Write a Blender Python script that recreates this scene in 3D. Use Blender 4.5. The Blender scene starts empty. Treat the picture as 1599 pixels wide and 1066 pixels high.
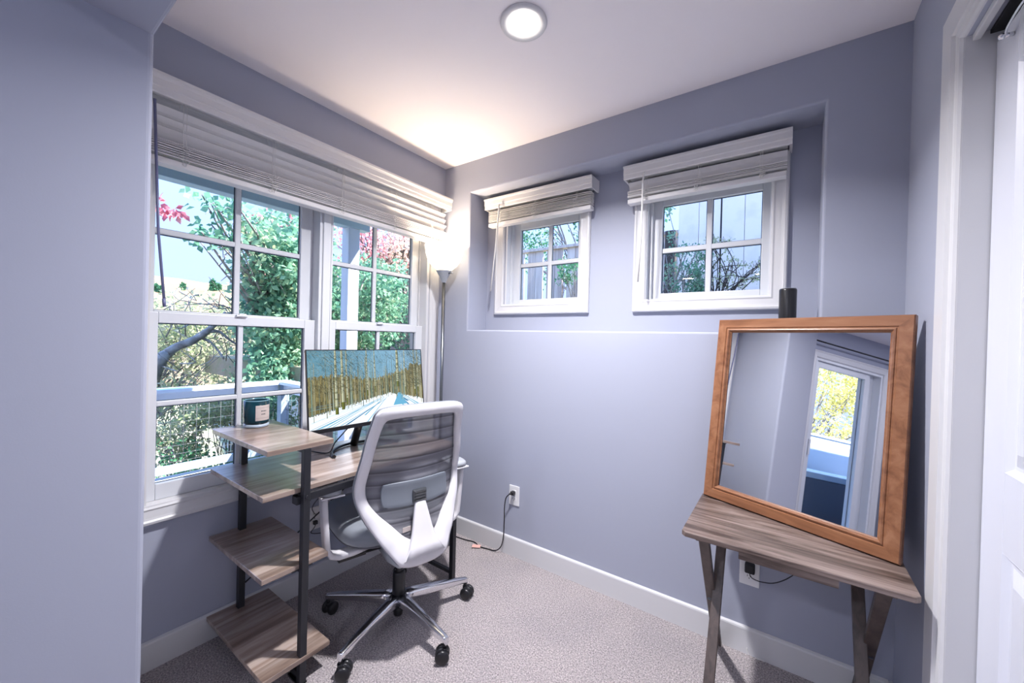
import bpy, bmesh, math, random
import numpy as np
from math import sin, cos, pi, radians, sqrt, atan2
from mathutils import Vector, Matrix, Quaternion
C = bpy.context.scene.collection
random.seed(7)
# levels of the lights
SCREEN = .72; LAMP_GLASS = 1.8; SKY = 2.1; SUN = 10; CEIL_W = 26; LAMP_W = 10; ROOM_W = 8; EXPO = .88

# ------------------------------------------------------------------ materials
def mat(name, col=(.8,.8,.8), rough=.5, metal=0.0, spec=.5, coat=0.0, sheen=0.0, bump=None, vary=None, trans=0.0):
    m = bpy.data.materials.new(name); m.use_nodes = True
    nt = m.node_tree; b = nt.nodes['Principled BSDF']
    b.inputs['Base Color'].default_value = (*col, 1)
    b.inputs['Roughness'].default_value = rough
    b.inputs['Metallic'].default_value = metal
    b.inputs['Specular IOR Level'].default_value = spec
    if coat: b.inputs['Coat Weight'].default_value = coat; b.inputs['Coat Roughness'].default_value = .12
    if sheen: b.inputs['Sheen Weight'].default_value = sheen
    if trans: b.inputs['Transmission Weight'].default_value = trans
    tc = nt.nodes.new('ShaderNodeTexCoord')
    if vary:   # (scale, colour2, amount-low, amount-high)
        sc, c2, lo, hi = vary
        n = nt.nodes.new('ShaderNodeTexNoise'); n.inputs['Scale'].default_value = sc; n.inputs['Detail'].default_value = 6
        r = nt.nodes.new('ShaderNodeValToRGB'); r.color_ramp.elements[0].position = lo; r.color_ramp.elements[1].position = hi
        r.color_ramp.elements[0].color = (*col, 1); r.color_ramp.elements[1].color = (*c2, 1)
        nt.links.new(tc.outputs['Object'], n.inputs['Vector']); nt.links.new(n.outputs['Fac'], r.inputs['Fac'])
        nt.links.new(r.outputs['Color'], b.inputs['Base Color'])
    if bump:   # (scale, strength, distance)
        n = nt.nodes.new('ShaderNodeTexNoise'); n.inputs['Scale'].default_value = bump[0]; n.inputs['Detail'].default_value = 4
        bp = nt.nodes.new('ShaderNodeBump'); bp.inputs['Strength'].default_value = bump[1]; bp.inputs['Distance'].default_value = bump[2]
        nt.links.new(tc.outputs['Object'], n.inputs['Vector']); nt.links.new(n.outputs['Fac'], bp.inputs['Height'])
        nt.links.new(bp.outputs['Normal'], b.inputs['Normal'])
    return m

def emit(name, col, strength):
    m = bpy.data.materials.new(name); m.use_nodes = True; nt = m.node_tree
    nt.nodes.remove(nt.nodes['Principled BSDF'])
    e = nt.nodes.new('ShaderNodeEmission'); e.inputs['Color'].default_value = (*col, 1); e.inputs['Strength'].default_value = strength
    nt.links.new(e.outputs[0], nt.nodes['Material Output'].inputs['Surface'])
    return m

def wood(name, stops, axis='Y', scale=1.0, rough=.45, stretch=14, plank=0, spec=.5, bumpd=.0006, contrast=(.3,.72), coat=0):
    """wood grain running along an object axis; plank = width of boards with their own tone"""
    m = bpy.data.materials.new(name); m.use_nodes = True; nt = m.node_tree; L = nt.links.new
    b = nt.nodes['Principled BSDF']; b.inputs['Roughness'].default_value = rough; b.inputs['Specular IOR Level'].default_value = spec
    if coat: b.inputs['Coat Weight'].default_value = coat; b.inputs['Coat Roughness'].default_value = .2; b.inputs['Coat IOR'].default_value = 1.7
    tc = nt.nodes.new('ShaderNodeTexCoord')
    mp = nt.nodes.new('ShaderNodeMapping')
    s = [stretch*scale]*3; s['XYZ'.index(axis)] = 1.1*scale
    mp.inputs['Scale'].default_value = s
    L(tc.outputs['Object'], mp.inputs['Vector'])
    vec = mp.outputs['Vector']
    if plank:
        sep = nt.nodes.new('ShaderNodeSeparateXYZ'); L(tc.outputs['Object'], sep.inputs[0])
        across = {'X':'Y','Y':'X','Z':'X'}[axis]
        d = nt.nodes.new('ShaderNodeMath'); d.operation = 'DIVIDE'; d.inputs[1].default_value = plank; L(sep.outputs[across], d.inputs[0])
        fl = nt.nodes.new('ShaderNodeMath'); fl.operation = 'FLOOR'; L(d.outputs[0], fl.inputs[0])
        wn = nt.nodes.new('ShaderNodeTexWhiteNoise'); wn.noise_dimensions = '1D'; L(fl.outputs[0], wn.inputs['W'])
        ml = nt.nodes.new('ShaderNodeVectorMath'); ml.operation = 'SCALE'; ml.inputs['Scale'].default_value = 9.0
        L(wn.outputs['Color'], ml.inputs[0])
        ad = nt.nodes.new('ShaderNodeVectorMath'); ad.operation = 'ADD'; L(vec, ad.inputs[0]); L(ml.outputs[0], ad.inputs[1]); vec = ad.outputs[0]
    n = nt.nodes.new('ShaderNodeTexNoise'); n.inputs['Scale'].default_value = 1.6; n.inputs['Detail'].default_value = 9; n.inputs['Distortion'].default_value = .7
    n.inputs['Roughness'].default_value = .62
    L(vec, n.inputs['Vector'])
    r = nt.nodes.new('ShaderNodeValToRGB'); el = r.color_ramp.elements
    k = len(stops)
    for i, c in enumerate(stops):
        p = contrast[0] + (contrast[1]-contrast[0])*i/(k-1)
        if i < 2: el[i].position = p; el[i].color = (*c, 1)
        else: e = el.new(p); e.color = (*c, 1)
    L(n.outputs['Fac'], r.inputs['Fac'])
    out = r.outputs['Color']
    if plank:
        hv = nt.nodes.new('ShaderNodeHueSaturation')
        mr = nt.nodes.new('ShaderNodeMapRange'); mr.inputs['To Min'].default_value = .84; mr.inputs['To Max'].default_value = 1.14
        L(wn.outputs['Value'], mr.inputs['Value']); L(mr.outputs[0], hv.inputs['Value']); L(out, hv.inputs['Color']); out = hv.outputs['Color']
    L(out, b.inputs['Base Color'])
    bp = nt.nodes.new('ShaderNodeBump'); bp.inputs['Strength'].default_value = .35; bp.inputs['Distance'].default_value = bumpd
    L(n.outputs['Fac'], bp.inputs['Height']); L(bp.outputs['Normal'], b.inputs['Normal'])
    return m

def glassy(name, tint=(1,1,1), ior=1.45, gloss=1.0):
    m = bpy.data.materials.new(name); m.use_nodes = True; nt = m.node_tree; nt.nodes.remove(nt.nodes['Principled BSDF'])
    t = nt.nodes.new('ShaderNodeBsdfTransparent'); t.inputs['Color'].default_value = (*tint, 1)
    g = nt.nodes.new('ShaderNodeBsdfGlossy'); g.inputs['Roughness'].default_value = .01
    f = nt.nodes.new('ShaderNodeFresnel'); f.inputs['IOR'].default_value = ior
    k = nt.nodes.new('ShaderNodeMath'); k.operation = 'MULTIPLY'; k.inputs[1].default_value = gloss
    mx = nt.nodes.new('ShaderNodeMixShader'); L = nt.links.new
    L(f.outputs[0], k.inputs[0]); L(k.outputs[0], mx.inputs[0]); L(t.outputs[0], mx.inputs[1]); L(g.outputs[0], mx.inputs[2])
    L(mx.outputs[0], nt.nodes['Material Output'].inputs['Surface'])
    return m

def carpet_mat():
    m = mat('carpet', (.46,.42,.41), rough=1.0, spec=.1, sheen=.25); nt = m.node_tree; L = nt.links.new; b = nt.nodes['Principled BSDF']
    tc = nt.nodes.new('ShaderNodeTexCoord')
    n1 = nt.nodes.new('ShaderNodeTexNoise'); n1.inputs['Scale'].default_value = 170; n1.inputs['Detail'].default_value = 5; n1.inputs['Roughness'].default_value = .75
    n2 = nt.nodes.new('ShaderNodeTexNoise'); n2.inputs['Scale'].default_value = 3.1; n2.inputs['Detail'].default_value = 3; n2.inputs['Distortion'].default_value = .3
    v = nt.nodes.new('ShaderNodeTexVoronoi'); v.inputs['Scale'].default_value = 210
    for q in (n1, n2, v): L(tc.outputs['Object'], q.inputs['Vector'])
    r = nt.nodes.new('ShaderNodeValToRGB'); e = r.color_ramp.elements
    e[0].position = .36; e[0].color = (.13,.118,.124,1); e[1].position = .64; e[1].color = (.78,.71,.71,1)
    k = e.new(.5); k.color = (.42,.38,.385,1)
    L(n1.outputs['Fac'], r.inputs['Fac'])
    r2 = nt.nodes.new('ShaderNodeValToRGB'); e = r2.color_ramp.elements
    e[0].position = .36; e[0].color = (.93,.92,.93,1); e[1].position = .64; e[1].color = (1.05,1.03,1.02,1)
    L(n2.outputs['Fac'], r2.inputs['Fac'])
    mx = nt.nodes.new('ShaderNodeMix'); mx.data_type = 'RGBA'; mx.blend_type = 'MULTIPLY'; mx.inputs[0].default_value = 1
    L(r.outputs['Color'], mx.inputs[6]); L(r2.outputs['Color'], mx.inputs[7]); L(mx.outputs[2], b.inputs['Base Color'])
    ad = nt.nodes.new('ShaderNodeMath'); ad.operation = 'ADD'; L(n1.outputs['Fac'], ad.inputs[0]); L(v.outputs['Distance'], ad.inputs[1])
    bp = nt.nodes.new('ShaderNodeBump'); bp.inputs['Strength'].default_value = .9; bp.inputs['Distance'].default_value = .006
    L(ad.outputs[0], bp.inputs['Height']); L(bp.outputs['Normal'], b.inputs['Normal'])
    return m

def leaf_mat(name, cols, scale=2.5, trans=.45):
    m = bpy.data.materials.new(name); m.use_nodes = True; nt = m.node_tree; L = nt.links.new
    nt.nodes.remove(nt.nodes['Principled BSDF'])
    at = nt.nodes.new('ShaderNodeAttribute'); at.attribute_name = 'tone'
    r = nt.nodes.new('ShaderNodeValToRGB'); el = r.color_ramp.elements
    for i, c in enumerate(cols):
        p = i/(len(cols)-1)
        if i == 0: el[0].position = 0; el[0].color = (*c, 1)
        elif i == 1: el[1].position = p; el[1].color = (*c, 1)
        else: e = el.new(p); e.color = (*c, 1)
    L(at.outputs['Fac'], r.inputs['Fac'])
    d = nt.nodes.new('ShaderNodeBsdfDiffuse'); t = nt.nodes.new('ShaderNodeBsdfTranslucent'); mx = nt.nodes.new('ShaderNodeMixShader'); mx.inputs[0].default_value = trans
    L(r.outputs['Color'], d.inputs['Color']); L(r.outputs['Color'], t.inputs['Color'])
    L(d.outputs[0], mx.inputs[1]); L(t.outputs[0], mx.inputs[2]); L(mx.outputs[0], nt.nodes['Material Output'].inputs['Surface'])
    return m

M = dict(
    wall = mat('wall_paint', (.37,.392,.475), rough=.75, spec=.25, bump=(260,.12,.0008)),
    ceil = mat('ceiling_paint', (.90,.86,.87), rough=.9, spec=.15),
    trim = mat('white_trim_paint', (.64,.64,.65), rough=.38, spec=.45),
    door = mat('white_door_paint', (.68,.70,.77), rough=.35, spec=.5),
    vinyl = mat('white_window_vinyl', (.66,.68,.71), rough=.35),
    blind = mat('white_blind_slat', (.70,.69,.69), rough=.5, bump=(40,.2,.0006)),
    gasket = mat('dark_window_gasket', (.03,.06,.09), rough=.6),
    cordw = mat('white_cord', (.75,.74,.72), rough=.8),
    glass = glassy('window_glass', (.97,.99,1.0), gloss=.6),
    carpet = carpet_mat(),
    black = mat('black_powder_coated_steel', (.012,.013,.018), rough=.42, spec=.5),
    plastic = mat('black_plastic', (.010,.010,.012), rough=.3),
    rubber = mat('black_rubber_cord', (.012,.012,.015), rough=.55),
    chrome = mat('polished_aluminium', (.78,.79,.82), rough=.13, metal=1.0),
    steel = mat('brushed_steel', (.20,.21,.22), rough=.3, metal=1.0),
    white_pl = mat('white_glossy_plastic', (.66,.65,.67), rough=.3, coat=.25),
    grey_pl = mat('grey_plastic', (.34,.36,.39), rough=.4),
    seat = mat('grey_woven_seat_fabric', (.20,.22,.25), rough=.9, sheen=.3, bump=(420,.5,.001)),
    desk = wood('light_oak_laminate', [(.17,.115,.09),(.28,.20,.155),(.37,.285,.235),(.45,.37,.32)], axis='Y', scale=1.2, rough=.32, stretch=13, plank=.115, spec=.8, coat=.6, contrast=(.34,.66)),
    deske = wood('laminate_edge', [(.13,.09,.065),(.24,.175,.13),(.32,.24,.18)], axis='Y', scale=1.2, rough=.4),
    tray = wood('weathered_grey_brown_wood', [(.045,.028,.022),(.10,.070,.058),(.175,.130,.112),(.25,.195,.175)], axis='X', scale=1.3, rough=.42, stretch=15, contrast=(.36,.64)),
    trayleg = wood('dark_brown_stained_wood', [(.035,.024,.022),(.07,.05,.043),(.10,.072,.062)], axis='Z', scale=1.5, rough=.4),
    frame = wood('orange_brown_stained_oak', [(.13,.050,.022),(.26,.112,.052),(.36,.175,.092)], axis='Z', scale=1.4, rough=.32, stretch=10, contrast=(.25,.75)),
    frameh = wood('orange_brown_stained_oak_rail', [(.13,.050,.022),(.26,.112,.052),(.36,.175,.092)], axis='X', scale=1.4, rough=.32, stretch=10, contrast=(.25,.75)),
    mirror = mat('mirror_silver', (.93,.94,.95), rough=0.0, metal=1.0),
    navy = mat('dark_teal_candle_glass', (.003,.030,.045), rough=.10, spec=.35),
    clear = mat('clear_glass_base', (.62,.74,.86), rough=.06, trans=.35, coat=.5),
    wax = mat('dark_wax', (.01,.03,.06), rough=.4),
    label = mat('greige_paper_label', (.55,.48,.45), rough=.7),
    ink = mat('grey_label_ink', (.10,.10,.11), rough=.8),
    plate = mat('white_outlet_plastic', (.80,.80,.80), rough=.3),
    slot = mat('outlet_slot_dark', (.03,.03,.03), rough=.7),
    pink = mat('pale_pink_paper_tag', (.80,.46,.40), rough=.8),
    shade = None,
    rail = mat('white_painted_deck_rail', (.74,.78,.84), rough=.6, vary=(3,(.60,.66,.74),.45,.7)),
    railb = mat('grey_blue_deck_rail_board', (.30,.38,.47), rough=.6),
    postm = mat('blue_grey_painted_post', (.62,.68,.76), rough=.6),
    wire = mat('galvanised_wire', (.10,.11,.12), rough=.5),
    deckw = wood('grey_deck_boards', [(.26,.26,.27),(.42,.42,.43),(.52,.52,.53)], axis='Y', scale=.6, rough=.8),
    eave = mat('pale_blue_eave_paint', (.42,.54,.60), rough=.6),
    bark = mat('grey_bark', (.33,.31,.30), rough=.95, vary=(9,(.16,.14,.13),.4,.65), bump=(30,.6,.01)),
    barkd = mat('dark_bark', (.07,.055,.05), rough=.95, bump=(30,.6,.01)),
    soil = mat('leaf_littered_slope', (.32,.27,.21), rough=1.0, vary=(2.2,(.22,.25,.13),.42,.62), bump=(20,.5,.02)),
    hill = mat('dry_golden_hillside', (.27,.175,.10), rough=1.0, vary=(.06,(.19,.16,.09),.4,.66)),
    fence = wood('weathered_grey_fence_boards', [(.34,.27,.25),(.56,.48,.45),(.76,.68,.64)], axis='Z', scale=.5, rough=.85),
    fencew = mat('pale_grey_painted_boards', (.90,.82,.77), rough=.7, vary=(5,(.76,.70,.67),.5,.75)),
    tan = mat('tan_stucco_wall', (.62,.48,.34), rough=.9),
    roofm = mat('brown_roof_shingle', (.20,.17,.16), rough=.95),
    curtain = mat('dark_grey_curtain_cloth', (.12,.14,.17), rough=.95, vary=(70,(.24,.26,.29),.4,.6)),
    panel = mat('pale_blue_white_privacy_panel', (.66,.74,.80), rough=.5),
    boxd = mat('dark_slate_storage_box', (.07,.09,.12), rough=.6),
    dark = mat('dark_gap', (.015,.015,.016), rough=.6),
)

# ------------------------------------------------------------------ mesh builder
class MB:
    def __init__(s): s.v = []; s.f = []; s.m = []; s.sm = []
    def add(s, vs, fs, mi=0, smooth=False, X=None):
        o = len(s.v)
        if X is not None: vs = [X @ Vector(v) for v in vs]
        s.v += [tuple(v) for v in vs]; s.f += [[i+o for i in f] for f in fs]
        s.m += [mi]*len(fs); s.sm += [smooth]*len(fs)
        return s
    def bm(s, b, mi=0, smooth=False, X=None):
        b.verts.index_update()
        s.add([v.co.copy() for v in b.verts], [[v.index for v in f.verts] for f in b.faces], mi, smooth, X); b.free(); return s
    def box(s, x0, x1, y0, y1, z0, z1, bev=0, mi=0, X=None, seg=2):
        x0, x1 = min(x0,x1), max(x0,x1); y0, y1 = min(y0,y1), max(y0,y1); z0, z1 = min(z0,z1), max(z0,z1)
        if bev:
            b = bmesh.new(); bmesh.ops.create_cube(b, size=1)
            for v in b.verts: v.co = Vector(((x0+x1)/2+v.co.x*(x1-x0), (y0+y1)/2+v.co.y*(y1-y0), (z0+z1)/2+v.co.z*(z1-z0)))
            bmesh.ops.bevel(b, geom=b.edges[:], offset=min(bev, .49*min(x1-x0,y1-y0,z1-z0)), segments=seg, profile=.5, affect='EDGES')
            return s.bm(b, mi, False, X)
        vs = [(x,y,z) for x in (x0,x1) for y in (y0,y1) for z in (z0,z1)]
        return s.add(vs, [[0,1,3,2],[4,6,7,5],[0,4,5,1],[2,3,7,6],[0,2,6,4],[1,5,7,3]], mi, False, X)
    def tube(s, pts, r, seg=10, caps=True, mi=0, closed=False, X=None, smooth=True, squash=None):
        P = [Vector(p) for p in pts]; n = len(P); R = r if isinstance(r, (list,tuple)) else [r]*n
        T = []
        for i in range(n):
            if closed: t = P[(i+1)%n]-P[i-1]
            else: t = P[min(i+1,n-1)]-P[max(i-1,0)]
            T.append(t.normalized() if t.length > 1e-9 else Vector((0,0,1)))
        up = Vector((0,0,1)) if abs(T[0].z) < .9 else Vector((1,0,0))
        N = (up - T[0]*up.dot(T[0])).normalized(); vs = []
        for i in range(n):
            if i: N = (N - T[i]*N.dot(T[i])).normalized()
            B = T[i].cross(N)
            for k in range(seg):
                a = 2*pi*k/seg; vs.append(P[i] + (N*cos(a)*(squash or 1) + B*sin(a))*R[i])
        fs = []
        for i in range(n if closed else n-1):
            j = (i+1) % n
            for k in range(seg): fs.append([i*seg+k, i*seg+(k+1)%seg, j*seg+(k+1)%seg, j*seg+k])
        s.add(vs, fs, mi, smooth, X)
        if caps and not closed:
            o = len(s.v)-len(vs)
            s.f += [[o+k for k in range(seg)][::-1], [o+(n-1)*seg+k for k in range(seg)]]; s.m += [mi,mi]; s.sm += [False,False]
        return s
    def bar(s, a, b, w, h, up=(0,0,1), mi=0, bev=0.0):
        a, b = Vector(a), Vector(b); t = (b-a); L = t.length; t.normalize(); u = Vector(up)
        side = t.cross(u); side = side.normalized() if side.length > 1e-6 else Vector((1,0,0)); u = side.cross(t).normalized()
        X = Matrix((( t.x, side.x, u.x, a.x),(t.y, side.y, u.y, a.y),(t.z, side.z, u.z, a.z),(0,0,0,1)))
        return s.box(0, L, -w/2, w/2, -h/2, h/2, bev, mi, X)
    def lathe(s, prof, seg=32, mi=0, X=None, smooth=True, a0=0, a1=2*pi):
        full = abs(a1-a0-2*pi) < 1e-6; n = seg if full else seg+1; vs = []
        for r, z in prof:
            for k in range(n):
                a = a0+(a1-a0)*k/seg; vs.append((r*cos(a), r*sin(a), z))
        fs = []
        for i in range(len(prof)-1):
            for k in range(n if full else n-1):
                k2 = (k+1) % n; fs.append([i*n+k, i*n+k2, (i+1)*n+k2, (i+1)*n+k])
        return s.add(vs, fs, mi, smooth, X)
    def prism(s, poly, z0, z1, mi=0, X=None, smooth=False):
        n = len(poly); vs = [(x,y,z0) for x,y in poly]+[(x,y,z1) for x,y in poly]
        fs = [list(range(n))[::-1], list(range(n,2*n))]+[[i,(i+1)%n,n+(i+1)%n,n+i] for i in range(n)]
        return s.add(vs, fs, mi, smooth, X)
    def sweep_rect(s, a0, a1, b0, b1, prof, f, mi=0):
        """mitred moulding round the rectangle a0..a1 x b0..b1; prof = [(inward, outward height)], f(a,b,h)->xyz"""
        vs = []; n = len(prof)
        for sa, sb in ((0,0),(1,0),(1,1),(0,1)):
            for d, h in prof:
                a = a0+d if sa == 0 else a1-d; b = b0+d if sb == 0 else b1-d
                vs.append(f(a,b,h))
        fs = []
        for c in range(4):
            for k in range(n):
                k2 = (k+1) % n; c2 = (c+1) % 4
                fs.append([c*n+k, c*n+k2, c2*n+k2, c2*n+k])
        return s.add(vs, fs, mi)
    def build(s, name, m=None, parent=None, loc=None, rot=None, fix=True, bevel=0):
        me = bpy.data.meshes.new(name); me.from_pydata(s.v, [], s.f); 
        me.polygons.foreach_set('material_index', s.m); me.polygons.foreach_set('use_smooth', s.sm)
        for k in (m if isinstance(m, (list,tuple)) else [m]):
            if k is not None: me.materials.append(k)
        me.update()
        if fix and len(s.f) < 60000:
            b = bmesh.new(); b.from_mesh(me); bmesh.ops.recalc_face_normals(b, faces=b.faces[:]); b.to_mesh(me); b.free()
        o = bpy.data.objects.new(name, me); C.objects.link(o)
        if parent is not None: o.parent = parent
        if loc is not None: o.location = loc
        if rot is not None: o.rotation_euler = rot
        if bevel:
            bv = o.modifiers.new('edge', 'BEVEL'); bv.width = bevel; bv.segments = 2; bv.limit_method = 'ANGLE'
        return o

def smooth_path(pts, n=8):
    P = [Vector(p) for p in pts]; out = []
    for i in range(len(P)-1):
        p0 = P[max(i-1,0)]; p1 = P[i]; p2 = P[i+1]; p3 = P[min(i+2,len(P)-1)]
        for k in range(n):
            t = k/n; out.append(.5*((2*p1)+(-p0+p2)*t+(2*p0-5*p1+4*p2-p3)*t*t+(-p0+3*p1-3*p2+p3)*t**3))
    out.append(P[-1]); return out

def thing(name, label, cat, loc=(0,0,0), rz=0, group=None):
    o = bpy.data.objects.new(name, None); C.objects.link(o); o.empty_display_size = .05
    o.location = loc; o.rotation_euler = (0,0,rz); o['label'] = label; o['category'] = cat
    if group: o['group'] = group
    return o
def tag(o, label, cat, group=None, kind=None):
    o['label'] = label; o['category'] = cat
    if group: o['group'] = group
    if kind: o['kind'] = kind
    return o
def struct(o, label=None):
    o['kind'] = 'structure'
    if label: o['label'] = label
    return o

def wall_cells(fix, au, bu, holes, box):
    """fill the rectangle au x bu minus holes with boxes; box(a0,a1,b0,b1)"""
    A = sorted({au[0], au[1], *[h[0] for h in holes], *[h[1] for h in holes]}); B = sorted({bu[0], bu[1], *[h[2] for h in holes], *[h[3] for h in holes]})
    A = [a for a in A if au[0] <= a <= au[1]]; B = [b for b in B if bu[0] <= b <= bu[1]]
    for i in range(len(A)-1):
        j = 0
        while j < len(B)-1:
            ca = (A[i]+A[i+1])/2
            inside = lambda jj: any(h[0] < ca < h[1] and h[2] < (B[jj]+B[jj+1])/2 < h[3] for h in holes)
            if inside(j): j += 1; continue
            k = j
            while k+1 < len(B)-1 and not inside(k+1): k += 1
            box(A[i], A[i+1], B[j], B[k+1]); j = k+1

# ------------------------------------------------------------------ the room
W = 2.283; H = 2.44; YB = -6.0
RX0, RX1, RZ0, RZ1, RD = .235, 2.047, 1.340, 2.235, .19      # the recess in the back wall
PX, PY0, PY1, HZ = .53, -1.90, -1.62, 2.08                   # stub wall and header
m = MB(); m.box(-.75, W+.15, YB-.15, .45, -.12, 0)
struct(m.build('floor', M['carpet']), 'speckled grey beige carpet')
m = MB(); m.box(-.75, W+1.0, YB-.15, .45, H, H+.12)
struct(m.build('ceiling', M['ceil']))

# left wall with the double window opening
LW = (-1.53, -.13, .60, 2.10)
m = MB(); wall_cells(0, (-1.75, .30), (0, H), [LW], lambda a,b,c,d: m.box(-.16, 0, a, b, c, d))
struct(m.build('wall_left', M['wall']))
# back wall: lower part, recess surround and recess back with two holes
WL = (.395, .960, 1.49, 2.10); WR = (1.315, 1.895, 1.49, 2.10)
m = MB(); m.box(-.16, W+1.0, 0, .30, 0, RZ0, 0)
BR = .010
m.v.clear(); m.f.clear(); m.m.clear(); m.sm.clear()
m.box(-.16, W+1.0, 0, .30, 0, RZ0-BR); m.box(-.16, RX0-BR, 0, .30, RZ0-BR, H); m.box(RX1+BR, W+1.0, 0, .30, RZ0-BR, H); m.box(RX0-BR, RX1+BR, 0, .30, RZ1+BR, H)
m.sweep_rect(RX0-BR, RX1+BR, RZ0-BR, RZ1+BR, [(BR*sin(radians(t_)), -BR*(1-cos(radians(t_)))) for t_ in range(0,91,15)]+[(BR,-.30),(0,-.30)], lambda a,b,h: (a,-h,b))
wall_cells(0, (RX0, RX1), (RZ0, RZ1), [WL, WR], lambda a,b,c,d: m.box(a, b, RD, .30, c, d))
wb = struct(m.build('wall_back', M['wall']))
# right wall with closet opening
DY0, DY1, DZ = -1.90, -.52, 2.045
m = MB(); wall_cells(0, (YB, .0), (0, H), [(DY0, DY1, 0, DZ)], lambda a,b,c,d: m.box(W, W+.14, a, b, c, d))
struct(m.build('wall_right', M['wall']))
m = MB(); m.box(W+.14, W+.95, DY0-.1, DY0, 0, H); m.box(W+.14, W+.95, DY1, 0, 0, H); m.box(W+.85, W+.95, DY0, DY1, 0, H)
struct(m.build('wall_closet', M['wall']))
# stub wall carrying the header
m = MB(); m.box(-.75, PX, PY0, PY1, -.02, HZ+.03, .014, seg=4)
struct(m.build('wall_stub', M['wall']))
m = MB(); m.box(-.75, W, PY0, PY1, HZ, H, .010, seg=3)
struct(m.build('wall_header', M['wall']))
# main room behind the camera
SD = (-4.22, -3.20, 0, 2.06)
XL = -.60
m = MB(); wall_cells(0, (YB, PY0), (0, H), [SD], lambda a,b,c,d: m.box(XL-.15, XL, a, b, c, d))
struct(m.build('wall_patio', M['wall']))
m = MB(); m.box(XL-.15, W+.14, YB-.15, YB, 0, H)
struct(m.build('wall_rear', M['wall']))

# baseboards
def base_prof(): return [(0,0),(.013,0),(.013,.100),(.011,.106),(.004,.110),(0,.110)]
def baseboard(name, a, b, nrm):
    a, b, n = Vector(a), Vector(b), Vector(nrm); vs = []
    for p in (a, b):
        for d, z in base_prof(): vs.append(p + n*d + Vector((0,0,z)))
    k = 6; fs = [[i,(i+1)%k,k+(i+1)%k,k+i] for i in range(k)]+[list(range(k))[::-1], list(range(k,2*k))]
    return struct(MB().add(vs, fs).build(name, M['trim']))
baseboard('baseboard_left', (0,PY1,0), (0,0,0), (1,0,0))
baseboard('baseboard_back', (.013,0,0), (W-.013,0,0), (0,-1,0))
baseboard('baseboard_right', (W,0,0), (W,-.415,0), (-1,0,0))
baseboard('baseboard_stub', (.02,PY1,0), (PX,PY1,0), (0,1,0))

# picture-frame casing profile used round the windows
CP = [(0,0),(0,.014),(.004,.022),(.012,.024),(.017,.019),(.024,.017),(.046,.014),(.052,.017),(.058,.013),(.062,.006),(.062,0)]
def scaled(prof, k): return [(a*k, b) for a, b in prof]

def glass_panes(root, rects, plane, f, n=None):
    for (a0,a1,b0,b1) in rects:
        vs = [f(a0,b0,plane), f(a1,b0,plane), f(a1,b1,plane), f(a0,b1,plane)]
        MB().add(vs, [[0,1,2,3]]).build('glass_pane', M['glass'], root, fix=False)

# ------------------------------------------------------------------ window_1: double-hung pair in the left wall
w1 = struct(thing('window_1', 'wide white double window with divided panes in the left wall', 'window'))
del w1['category']
fL = lambda a,b,h: (h, a, b)
m = MB(); m.sweep_rect(-1.595, -.052, .554, 2.165, scaled(CP, 1.15), fL); m.build('casing', M['trim'], w1)
# stool, jamb lining and centre mullion
m = MB()
m.box(-.15, .012, -1.53, -.13, .585, .628, .004); m.build('sill', M['trim'], w1)
m = MB()
for a, b in ((-1.53,-1.508), (-.150,-.13)): m.box(-.15, .004, a, b, .60, 2.10)
m.box(-.15, .004, -1.53, -.13, 2.07, 2.10)
for z in ((.628,2.07),):   # parting stops
    for y in (-1.508, -.150): m.box(-.072, -.062, y-.006, y+.006, *z)
m.build('jamb', M['trim'], w1)
m = MB(); m.box(-.13, -.006, -.862, -.800, .628, 2.07, .003); m.box(-.006, .004, -.850, -.812, .628, 2.07, .003)
m.box(-.03, -.002, -.867, -.857, .628, 2.07, .002); m.box(-.03, -.002, -.805, -.795, .628, 2.07, .002)
m.build('mullion', M['vinyl'], w1)
def sash(root, f, a0, a1, b0, b1, d, th, st, bot, top, vm, hm, mw=.023, name='sash'):
    """sash in plane h=d (thickness th); frame widths; muntins at vm (list) and hm (list)"""
    s = MB()
    def bx(p0,p1,q0,q1,h0,h1,bev=.003):
        c0 = f(p0,q0,h0); c1 = f(p1,q1,h1); s.box(c0[0],c1[0],c0[1],c1[1],c0[2],c1[2],bev)
    bx(a0,a0+st[0],b0,b1,d-th/2,d+th/2); bx(a1-st[1],a1,b0,b1,d-th/2,d+th/2)
    bx(a0+st[0],a1-st[1],b0,b0+bot,d-th/2,d+th/2); bx(a0+st[0],a1-st[1],b1-top,b1,d-th/2,d+th/2)
    o = s.build(name, M['vinyl'], root)
    g = (a0+st[0], a1-st[1], b0+bot, b1-top)
    s = MB()
    for v in vm: bx(v-mw/2, v+mw/2, g[2], g[3], d-.009, d+.009, .004)
    for k in hm: bx(g[0], g[1], k-mw/2, k+mw/2, d-.0075, d+.0075, .004)
    s.build('muntin', M['vinyl'], o)
    s = MB(); e = .0035    # dark glazing gasket round each light
    av = [g[0]]+sorted(vm)+[g[1]]; bh = [g[2]]+sorted(hm)+[g[3]]
    for i in range(len(av)-1):
        for j in range(len(bh)-1):
            p0 = av[i]+(mw/2 if i else 0); p1 = av[i+1]-(mw/2 if i+2 < len(av) else 0)
            q0 = bh[j]+(mw/2 if j else 0); q1 = bh[j+1]-(mw/2 if j+2 < len(bh) else 0)
            bx(p0,p0+e,q0,q1,d-.006,d-.002,0); bx(p1-e,p1,q0,q1,d-.006,d-.002,0); bx(p0,p1,q0,q0+e*.6,d-.006,d-.002,0); bx(p0,p1,q1-e,q1,d-.006,d-.002,0)
    s.build('gasket', M['gasket'], o)
    glass_panes(o, [(g[0],g[1],g[2],g[3])], d-.004, f)
    return o
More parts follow.
